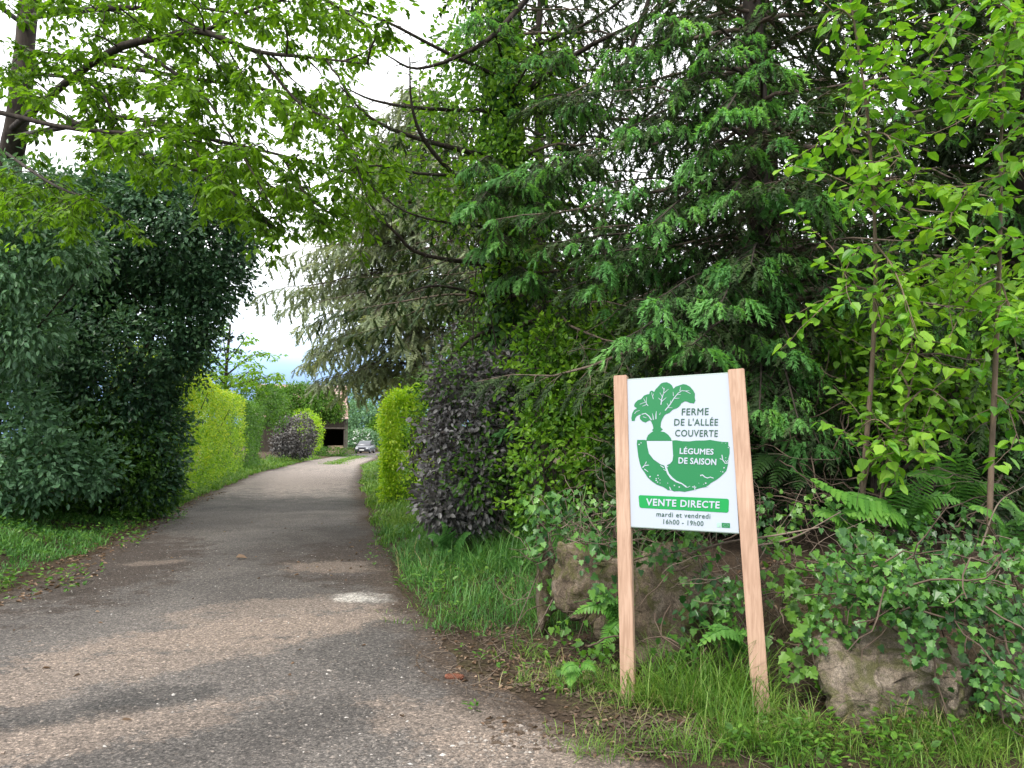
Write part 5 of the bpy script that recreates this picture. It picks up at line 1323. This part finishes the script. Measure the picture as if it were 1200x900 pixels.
# ================================================================== SHED
def make_shed():
    D0, D1 = 71.0, 77.0
    xr = at(404, 500, D0)[0]; xo = at(378, 500, D0)[0]; xl = xr - 8.2
    ze, zr = 3.55, 7.0
    t = thing('shed', ((xl + xr) / 2, D0, 0), 'old timber shed with rusty corrugated roof at the end of the lane', 'shed')
    plank = rough_mat('grey_planks', (.06, .05, .04), (.15, .13, .11), 5, stretch=(4, 4, .4))
    darkp = rough_mat('dark_planks', (.03, .025, .02), (.08, .065, .05), 5, stretch=(4, 4, .4))
    rust, nt, out = new_mat('rusty_sheet')
    tc = nt.nodes.new('ShaderNodeTexCoord'); mp = nt.nodes.new('ShaderNodeMapping'); mp.inputs['Scale'].default_value = (3.0, .35, .35)
    nt.links.new(tc.outputs['Object'], mp.inputs['Vector'])
    f = noise_tex(nt, 1.5, 6, mp.outputs[0], .7)
    principled(nt, out, ramp(nt, f, [(.35, (.20, .10, .075)), (.5, (.33, .22, .19)), (.65, (.48, .40, .38))]), .7, .3, f, .2, .01)
    a = Acc()
    k = 0
    def board(x0, x1, z0, z1, y, mat, w=.2):
        x = x0; q = 0
        while x < x1 - .02:
            b = Acc(); e = min(x + w, x1)
            b.box(((x + e) / 2, y + (.006 if q % 2 else 0), (z0 + z1) / 2), (e - x - .012, .03, z1 - z0)); b.build('plank', mat, t); x = e; q += 1
    board(xl, xo, 0, ze, D0, darkp, .4)
    board(xr - .18, xr, 0, ze - .05, D0 - .01, plank, .18)
    b = Acc(); b.box((xr + .12, D0 - .03, ze / 2 + .05), (.14, .16, ze + .1)); b.build('post', plank, t)
    b = Acc(); b.box(((xo + xr) / 2, D0 - .03, 2.65), (xr - xo + .1, .12, .16)); b.build('beam', plank, t)
    b = Acc(); b.box(((xo + xr) / 2, D0, 3.12), (xr - xo, .04, .72)); b.build('panel', darkp, t)
    b = Acc(); b.box(((xl + xr) / 2, D1, ze / 2), (xr - xl, .08, ze)); b.build('back_wall', darkp, t)
    b = Acc(); b.box((xl, (D0 + D1) / 2, ze / 2), (.08, D1 - D0, ze)); b.build('side_wall', darkp, t)
    b = Acc(); b.box((xr, (D0 + D1) / 2 + .2, ze / 2), (.08, D1 - D0 - .4, ze)); b.build('side_wall', plank, t)
    # corrugated sheets, front slope
    x = xl - .25; 
    while x < xr - .5:
        w = .92; n = 28
        u = np.linspace(0, 1, n); z = .035 * np.sin(u * 2 * math.pi * 7)
        jz = rng.uniform(0, .03)
        V = []
        for s in (0, .5, 1):
            y = D0 - .45 + s * 3.6; zz = ze - .02 + s * (zr - ze)
            V.append(np.stack([x + u * w, np.full(n, y), zz + z + jz], -1))
        V = np.concatenate(V); i = np.arange(2)[:, None] * n + np.arange(n - 1)[None]
        b = Acc(); b.raw(V, np.stack([i, i + 1, i + n + 1, i + n], -1).reshape(-1, 4), .5, 0, True); b.build('roof_sheet', rust, t)
        V2 = V.copy(); V2[:, 1] = 2 * (D0 + 3.15) - V2[:, 1]
        b = Acc(); b.raw(V2, np.stack([i, i + 1, i + n + 1, i + n], -1).reshape(-1, 4), .5, 0, True); b.build('roof_sheet', rust, t)
        x += w - .06
    for sx in (xl, xr):
        V = [(sx, D0 - .1, ze), (sx, D1 + .1, ze), (sx, D0 + 3.15, zr)]
        b = Acc(); b.raw(V, [[0, 1, 2]]); b.build('gable', plank, t)
    t.rotation_euler.z = math.atan2(-((xl + xr) / 2), D0)
    return xo, xr, D0
xo, xr, D0 = make_shed()
lt = thing('log_pile', ((xo + xr) / 2, D0 + 1.2, 0), 'pile of sawn timber inside the dark shed opening', 'timber')
for i in range(7):
    b = Acc(); b.box((xo + .9 + (i % 2) * .1, D0 + .9 + .12 * i, .12 + .13 * i), (1.5, .3, .1)); b.build('plank', rough_mat('sawn', (.3, .23, .16), (.45, .36, .26), 5), lt)

# ================================================================== CAR
def make_car():
    c = at(424, 530, 82); x0, y0 = c[0], 82.0
    t = thing('parked_car', (x0, y0, 0), 'small silver grey car parked facing the lane at its far end', 'car')
    paint = plain('silver_paint', (.13, .135, .15), .3, .5, .3); darkp = plain('dark_bumper', (.03, .032, .04), .5)
    glass = plain('car_glass', (.08, .09, .10), .08, .6); lamp = plain('headlamp_glass', (.7, .72, .75), .15, .6); tyre = plain('tyre_rubber', (.02, .02, .02), .8); rimm = plain('wheel_rim', (.4, .4, .42), .4, .5, .6); white = plain('number_plate', (.75, .75, .72), .5)
    def loft(secs, mat, name, bev=.03):
        """sections along y: (y, half width low, half width top, z low, z top)"""
        bm = bmesh.new(); rings = []
        for y, wl_, wt, zl, zt in secs:
            rings.append([bm.verts.new((x0 + sx * w, y0 + y, z)) for sx, w, z in ((-1, wl_, zl), (-1, (wl_ * .4 + wt * .6) + .03, (zl + zt) / 2), (-1, wt, zt), (1, wt, zt), (1, (wl_ * .4 + wt * .6) + .03, (zl + zt) / 2), (1, wl_, zl))])
        for a_, b_ in zip(rings, rings[1:]):
            for i in range(6): bm.faces.new([a_[i], a_[(i + 1) % 6], b_[(i + 1) % 6], b_[i]])
        bm.faces.new(rings[0][::-1]); bm.faces.new(rings[-1])
        bmesh.ops.bevel(bm, geom=bm.edges[:], offset=bev, segments=2, affect='EDGES')
        bmesh.ops.recalc_face_normals(bm, faces=bm.faces)
        for f in bm.faces: f.smooth = True
        me = bpy.data.meshes.new(name); bm.to_mesh(me); bm.free(); me.materials.append(mat)
        return link_mesh(name, me, t)
    loft([(0, .74, .66, .30, .62), (.25, .83, .74, .2, .74), (1.15, .85, .76, .2, .93), (2.4, .85, .77, .2, .95), (3.5, .84, .76, .2, .96), (3.85, .78, .70, .28, .9)], paint, 'body')
    loft([(.95, .74, .70, .90, .93), (1.75, .72, .58, .9, 1.40), (2.9, .72, .58, .9, 1.42), (3.65, .72, .62, .9, 1.0)], paint, 'cabin', .02)
    def quad(name, pts, mat):
        b = Acc(); b.raw(np.array(pts) + np.array([x0, y0, 0]), [[0, 1, 2, 3]]); return b.build(name, mat, t)
    quad('windscreen', [(-.64, 1.04, .97), (.64, 1.04, .97), (.53, 1.66, 1.36), (-.53, 1.66, 1.36)], glass)
    for s in (-1, 1):
        quad('side_window', [(s * .765, 1.25, .99), (s * .765, 3.2, .99), (s * .64, 2.9, 1.36), (s * .64, 1.8, 1.36)], glass)
        b = Acc(); b.box((x0 + s * .56, y0 - .005 + .05, .60), (.26, .12, .14)); b.build('headlight', lamp, t)
        b = Acc(); b.box((x0 + s * .86, y0 + 1.25, 1.0), (.16, .09, .11)); b.build('mirror', darkp, t)
    b = Acc(); b.box((x0, y0 + .03, .60), (.82, .1, .12)); b.build('grille', darkp, t)
    b = Acc(); b.box((x0, y0 + .04, .36), (1.5, .2, .2)); b.build('bumper', darkp, t)
    b = Acc(); b.box((x0, y0 - .075, .40), (.5, .02, .11)); b.build('number_plate', white, t)
    for s in (-1, 1):
        for yy in (.72, 3.05):
            a = Acc(); a.tube([(x0 + s * .66, y0 + yy, .29), (x0 + s * .84, y0 + yy, .29)], .29, .29, 18); w = a.build('wheel', tyre, t)
            a = Acc(); a.tube([(x0 + s * .83, y0 + yy, .29), (x0 + s * .852, y0 + yy, .29)], .19, .17, 14); r = a.build('rim', rimm, w)
            r.location = (0, 0, 0)
make_car()

# ================================================================== GRASS
def grass(label, n, region, L, mat, lean=.45, width=.006, tint=(.5, .22), clump=1, cs=.05):
    """region(n) -> x, y, scale"""
    x, y, sc = region(n)
    x = np.repeat(x, clump) + rng.normal(size=len(x) * clump) * cs; y = np.repeat(y, clump) + rng.normal(size=len(y) * clump) * cs; sc = np.repeat(sc, clump)
    Q = np.stack([x, y, x * 0], -1); nz = vnoise(Q, 2.6, 31) + .7 * vnoise(Q, 8, 32)
    ok = nz + rng.uniform(-.5, .5, len(x)) > -.55
    x, y, sc, nz = x[ok], y[ok], sc[ok], nz[ok]; sc = sc * np.clip(1 + .45 * nz, .45, 1.6)
    m = len(x)
    P = np.stack([x, y, height(x, y) - .01], -1)
    az = rng.uniform(0, 6.283, m); tl = np.abs(rng.normal(size=m)) * lean
    D = np.stack([np.cos(az) * np.sin(tl), np.sin(az) * np.sin(tl), np.cos(tl)], -1)
    N = np.stack([-np.cos(az), -np.sin(az), np.sin(tl) + .05], -1)
    dep = np.hypot(x, y)
    Ls = L * sc * rng.uniform(.45, 1.25, m)
    a = Acc(); a.scatter('blade', P, D, -N, Ls, width * rng.uniform(.6, 1.3, m) * np.clip(dep / 6, .7, 6), np.clip(rng.normal(tint[0], tint[1], m) + .2 * nz, 0, 1))
    o = a.build('grass', M[mat], None, 'stuff'); tag(o, label)
def gauss_patches(spots):
    """spots: (px, py, rx m, ry m, weight, scale)"""
    w = np.array([s[4] for s in spots], float); w /= w.sum()
    C = np.array([on_ground(s[0], s[1])[:2] for s in spots]); Rr = np.array([[s[2], s[3]] for s in spots]); sc = np.array([s[5] for s in spots])
    def f(n):
        i = rng.choice(len(spots), n, p=w)
        u = rng.normal(size=(n, 2)); u *= np.minimum(1, 1.5 / (np.linalg.norm(u, axis=1, keepdims=True) + 1e-6))
        P = C[i] + u * Rr[i]
        k = np.clip(1.15 - .3 * np.linalg.norm(u, axis=1), .4, 1)
        return P[:, 0], P[:, 1], sc[i] * k
    return f
rng = np.random.default_rng(513); random.seed(513)
grass('long bright grass tuft growing between the sign posts', 620, gauss_patches([(800, 822, .22, .14, 3, 1), (850, 835, .2, .13, 3, 1.05), (760, 830, .12, .12, 1, .8), (880, 862, .2, .12, 2, .7)]), .44, 'grass', .62, .0075, clump=3, cs=.03, tint=(.55, .3))
rng = np.random.default_rng(520); random.seed(520)
grass('short grass along the foot of the bank', 2300, gauss_patches([(960, 865, .35, .15, 2, 1), (1060, 870, .35, .15, 2, 1), (1150, 880, .3, .12, 2, 1), (800, 884, .35, .08, 1.6, .8), (900, 890, .35, .1, 2, 1), (1000, 892, .4, .1, 2, 1), (1110, 895, .4, .1, 2, 1), (700, 810, .2, .15, 1.2, .8), (650, 800, .15, .15, .5, .6), (620, 770, .15, .12, .4, .6), (565, 740, .1, .12, .5, .8), (560, 690, .25, .4, 1.5, .8), (500, 722, .25, .22, 1.5, .7), (640, 730, .2, .2, .5, .8), (730, 870, .25, .12, .4, .5)]), .19, 'grass', .75, .006, clump=3, cs=.03, tint=(.6, .3))
def patch_tall(n):
    y = rng.uniform(5.9, 12.5, n); lo = tab(ROAD_R, y) + .05 + .12 * vnoise(np.stack([y * 2, y * 0, y * 0], -1), 1, 4); hi = np.minimum(tab(BANK_R, y) + .5, 1.2)
    u = rng.uniform(0, 1, n); x = lo + (hi - lo) * u
    return x, y, .22 + .85 * u ** 1.3
rng = np.random.default_rng(527); random.seed(527)
grass('tall soft grass in front of the purple shrub', 5200, patch_tall, .60, 'grass_cool', .6, .0065, clump=2, tint=(.55, .3))
def verge(table, side, y0, y1, w, grow=.3, edge=.1):
    def f(n):
        y = y0 + (y1 - y0) * rng.uniform(0, 1, n) ** 1.6; u = rng.uniform(0, 1, n)
        nz = .18 * vnoise(np.stack([y * 2.1, y * 0, y * 0], -1), 1, 9)
        x = tab(table, y) + side * (edge + nz + w * u)
        return x, y, grow + (1 - grow) * u
    return f
rng = np.random.default_rng(534); random.seed(534)
grass('bright grass verge along the foot of the lime hedge', 13000, verge(ROAD_R, 1, 11, 48, 2.1, .25), .42, 'grass', .45, .007, clump=2)
rng = np.random.default_rng(541); random.seed(541)
grass('shaded grass verge on the left before the evergreens', 9000, verge(ROAD_L, -1, 7.2, 15.5, 2.4, .45, .25), .20, 'grass_cool', .6, .0065, clump=2)
rng = np.random.default_rng(548); random.seed(548)
grass('sunny grass strip along the golden hedge', 10000, verge(ROAD_L, -1, 16, 62, 1.7, .4, .05), .34, 'grass', .5, .008, clump=2)
def left_near(n):
    y = rng.uniform(4.5, 8, n); return tab(ROAD_L, y) - rng.uniform(.1, 2.5, n), y, np.full(n, .8)
rng = np.random.default_rng(555); random.seed(555)
grass('short grass at the left edge of the picture', 2500, left_near, .16, 'grass', .6, .006, clump=2)
def crown_strip(n):
    y = rng.uniform(46, 70, n); c = tab(ROAD_L, y) * .45 + tab(ROAD_R, y) * .55; return c + rng.normal(size=n) * .35, y, np.full(n, .5)
rng = np.random.default_rng(562); random.seed(562)
grass('thin grass strip down the middle of the far lane', 1500, crown_strip, .18, 'grass', .5, .008, clump=2)
def beyond(n):
    y = rng.uniform(60, 125, n); return rng.uniform(-40, 10, n), y, np.full(n, .8)
# broad weeds along the verges
def weeds(label, spots, n, L, mat='green', n_parts=0):
    fx = gauss_patches(spots); x, y, sc = fx(n)
    a = Acc(); k = 5
    P = np.repeat(np.stack([x, y, height(x, y) + .04 * sc], -1), k, 0); m = len(P)
    az = rng.uniform(0, 6.28, m)
    D = np.stack([np.cos(az), np.sin(az), rng.uniform(-.1, .8, m)], -1)
    P = P + D * .02 + np.array([0, 0, 1.]) * rng.uniform(0, .14, m)[:, None] * np.repeat(sc, k)[:, None]
    Lr = L * rng.uniform(.6, 1.3, m)
    a.scatter('oval', P, D, np.array([0, 0, 1.]) + rng.normal(size=(m, 3)) * .3, Lr, Lr * .6, np.clip(rng.normal(.5, .25, m), 0, 1))
    tag(a.build('weeds', M[mat], None, 'stuff'), label)
rng = np.random.default_rng(569); random.seed(569)
weeds('leafy weeds in the right corner below the bank', [(1120, 872, .3, .12, 2, 1.2), (1180, 860, .2, .15, 2, 1.6), (1000, 868, .3, .12, .6, .7), (920, 872, .2, .1, .7, .8), (1060, 890, .4, .1, 1.5, 1), (960, 890, .3, .1, 1, .8)], 150, .045, 'green')
rng = np.random.default_rng(576); random.seed(576)
weeds('low weeds along the left verge', [(60, 640, .8, 1.2, 2, 1), (130, 620, .6, 1.4, 2, 1.2), (20, 690, .5, .6, 1, .8), (190, 580, .5, 2.2, 2, 1.6), (225, 565, .6, 3, 2, 2)], 480, .06)
rng = np.random.default_rng(583); random.seed(583)
weeds('leafy weeds among the tall grass', [(560, 650, .5, .9, 2, 1.6), (520, 690, .3, .4, 1, 1.2), (600, 690, .3, .5, 1, 1.6), (480, 640, .3, 1.4, 1, 1.2)], 170, .05, 'green')
weeds('small weeds in the soil at the edge of the road', [(600, 770, .25, .3, 1, .6), (690, 790, .2, .2, 1, .8), (560, 720, .2, .3, 1, .6), (640, 830, .3, .15, .4, .4)], 60, .04)

# ================================================================== ROAD LITTER
def pebbles(label, n, region, smin, smax, mat, name='gravel'):
    x, y, _ = region(n)
    r = np.random.default_rng(5)
    V0 = np.array([(1, 0, 0), (-1, 0, 0), (0, 1, 0), (0, -1, 0), (0, 0, .8), (0, 0, -.6)], float)
    F0 = np.array([(0, 2, 4), (2, 1, 4), (1, 3, 4), (3, 0, 4), (2, 0, 5), (1, 2, 5), (3, 1, 5), (0, 3, 5)])
    n = len(x)
    s = smin + (smax - smin) * r.uniform(0, 1, n) ** 3
    ang = r.uniform(0, 6.28, n)
    V = V0[None] * (1 + .3 * r.normal(size=(n, 6, 1))) * s[:, None, None] * np.array([1, .75, .55])
    c, q = np.cos(ang)[:, None], np.sin(ang)[:, None]
    V = np.stack([V[..., 0] * c - V[..., 1] * q + x[:, None], V[..., 0] * q + V[..., 1] * c + y[:, None], V[..., 2] + (height(x, y) + .006 + s * .12)[:, None]], -1)
    a = Acc(); a.raw(V.reshape(-1, 3), (F0[None] + (np.arange(n) * 6)[:, None, None]).reshape(-1, 3), np.repeat(r.uniform(0, 1, n), 6))
    o = a.build(name, mat, None, 'stuff'); tag(o, label)
peb, nt, out = new_mat('gravel_stone')
an = nt.nodes.new('ShaderNodeAttribute'); an.attribute_name = 'tint'
principled(nt, out, ramp(nt, an.outputs['Fac'], [(0, (.08, .068, .06)), (.5, (.16, .138, .12)), (.86, (.27, .235, .205)), (1, (.46, .44, .41))]), .85, .2)
def on_road(y0, y1, pw):
    def f(n):
        y = y0 + (y1 - y0) * rng.uniform(0, 1, n) ** pw; u = rng.uniform(0, 1, n)
        return tab(ROAD_L, y) * (1 - u) + tab(ROAD_R, y) * u, y, u
    return f
rng = np.random.default_rng(590); random.seed(590)
pebbles('loose gravel scattered over the worn road', 9000, on_road(2.4, 11, 1.6), .003, .013, peb)
rng = np.random.default_rng(597); random.seed(597)
pebbles('pale gravel gathered at the near edge of the road', 900, gauss_patches([(560, 880, .22, .1, 2, 1), (600, 870, .15, .1, 2, 1), (380, 780, .5, .35, 3, 1), (430, 850, .5, .2, 2, 1), (480, 890, .4, .1, 2, 1)]), .004, .016, peb)
rng = np.random.default_rng(604); random.seed(604)
pebbles('larger pale stones lying loose on the road', 26, gauss_patches([(390, 790, .7, .5, 3, 1), (340, 745, .7, .4, 2, 1), (450, 860, .5, .25, 2, 1), (180, 640, .5, 1.6, 2, 1), (280, 655, .4, 1.0, .7, 1)]), .010, .028, peb)
def litter(label, n, region, L, n_stuff=0):
    x, y, _ = region(n)
    a = Acc(); m = len(x)
    az = rng.uniform(0, 6.28, m)
    a.scatter('litter', np.stack([x, y, height(x, y) + .012], -1), np.stack([np.cos(az), np.sin(az), rng.normal(size=m) * .15], -1), np.array([0, 0, 1.]) + rng.normal(size=(m, 3)) * .25, L * rng.uniform(.5, 1.3, m), L * .45, rng.uniform(0, 1, m))
    tag(a.build('leaves', M['litter'], None, 'stuff'), label)
rng = np.random.default_rng(611); random.seed(611)
litter('dead leaves drifted along the left road edge', 600, verge(ROAD_L, 1, 7, 22, .9, .3, -.5), .07)
rng = np.random.default_rng(618); random.seed(618)
litter('dead leaves and needles on the soil by the bank', 700, gauss_patches([(600, 745, .4, .5, 3, 1), (640, 790, .4, .25, 3, 1), (700, 800, .3, .2, 1, 1), (540, 690, .25, .7, 1, 1), (920, 760, .2, .2, 1, 1), (450, 640, .3, 1.8, 1.5, 1)]), .045)
rng = np.random.default_rng(625); random.seed(625)
litter('brown leaf litter lying on the bank among the stones', 800, gauss_patches([(700, 790, .3, .3, 1, 1), (900, 800, .6, .4, 2, 1), (1000, 790, .6, .5, 2, 1), (1140, 820, .5, .4, 1, 1), (760, 850, .6, .15, 1, 1), (860, 880, .5, .12, .4, 1)]), .042)
rng = np.random.default_rng(632); random.seed(632)
litter('few fallen leaves on the open road', 70, on_road(3, 14, 1.2), .05)
def twiglets():
    a = Acc()
    fx = gauss_patches([(600, 760, .4, .5, 3, 1), (650, 800, .4, .2, 2, 1), (560, 700, .2, .5, 1, 1), (900, 800, .2, .15, 1, 1), (780, 870, .4, .12, 1, 1), (1000, 850, .4, .2, 1, 1)])
    x, y, _ = fx(420)
    for u, v in zip(x, y):
        q = rng.uniform(0, 6.28)
        a.tube(wander((u, v, hz(u, v) + .012), (math.cos(q), math.sin(q), .05), rng.uniform(.06, .25), 5, .2), .003, .0015, 3, cap=False)
    tag(a.build('dead_stems', M['dead'], None, 'stuff'), 'small dry twigs strewn on the soil')
twiglets()
crumb = rough_mat('soil_crumb', (.035, .025, .018), (.11, .08, .056), 20)
rng = np.random.default_rng(639); random.seed(639)
pebbles('crumbs of dark soil along the edge of the road', 3200, gauss_patches([(600, 770, .45, .5, 3, 1), (660, 810, .35, .2, 2, 1), (560, 700, .25, .5, 1, 1), (780, 868, .6, .12, 2, 1), (700, 850, .4, .12, 2, 1), (900, 880, .5, .1, 1, 1)]), .005, .022, crumb, 'soil')
rng = np.random.default_rng(646); random.seed(646)
grass('straw coloured dry grass mixed in along the bank', 620, gauss_patches([(540, 660, .5, .9, 2, 1.4), (600, 700, .3, .5, 1, 1.4), (960, 865, .4, .15, 2, 1), (1060, 868, .4, .15, 2, 1), (660, 800, .3, .2, 1, .8), (800, 840, .3, .15, 1, 1.2), (1150, 870, .3, .15, 1, 1)]), .22, 'straw', .9, .005, clump=2, cs=.04)
def spruce_cone():
    p = on_ground(531, 797); L = .105; az = -.15
    a = Acc(); d = np.array([math.cos(az), math.sin(az), 0])
    a.tube([p + d * (L * (k / 8 - .5)) + np.array([0, 0, .022]) for k in range(9)], .013, .011, 8)
    n = 90
    k = np.arange(n); s = k / n; th = k * 2.4
    r = .017 * np.sin(np.clip(s * .86 + .12, 0, 1) * math.pi) ** .5
    side = np.array([-d[1], d[0], 0]); up = np.array([0, 0, 1.])
    rad = side * np.cos(th)[:, None] + up * np.sin(th)[:, None]
    a.scatter('oval', p + np.array([0, 0, .022]) + d * (L * (s - .5))[:, None] + rad * (r * .6)[:, None], d * .8 + rad * .55, rad, .024, .019, .5)
    m = rough_mat('cone_scale', (.16, .06, .035), (.30, .13, .085), 60)
    o = a.build('spruce_cone', m); tag(o, 'reddish brown spruce cone lying at the road edge', 'cone')
spruce_cone()
def dry_leaf(px, py, L, az, label):
    p = on_ground(px, py); p = np.array([p[0], p[1], hz(p[0], p[1]) + .03])
    a = Acc(); a.scatter('litter', p[None], np.array([[math.cos(az), math.sin(az), .1]]), np.array([[.1, -.5, .8]]), L, L * .5, .95)
    o = a.build('dry_leaf', M['litter']); tag(o, label, 'leaf')
dry_leaf(682, 800, .12, -.6, 'large pale curled dead leaf left of the left sign post')
dry_leaf(276, 656, .14, .2, 'pale dead leaf lying on the middle of the road')
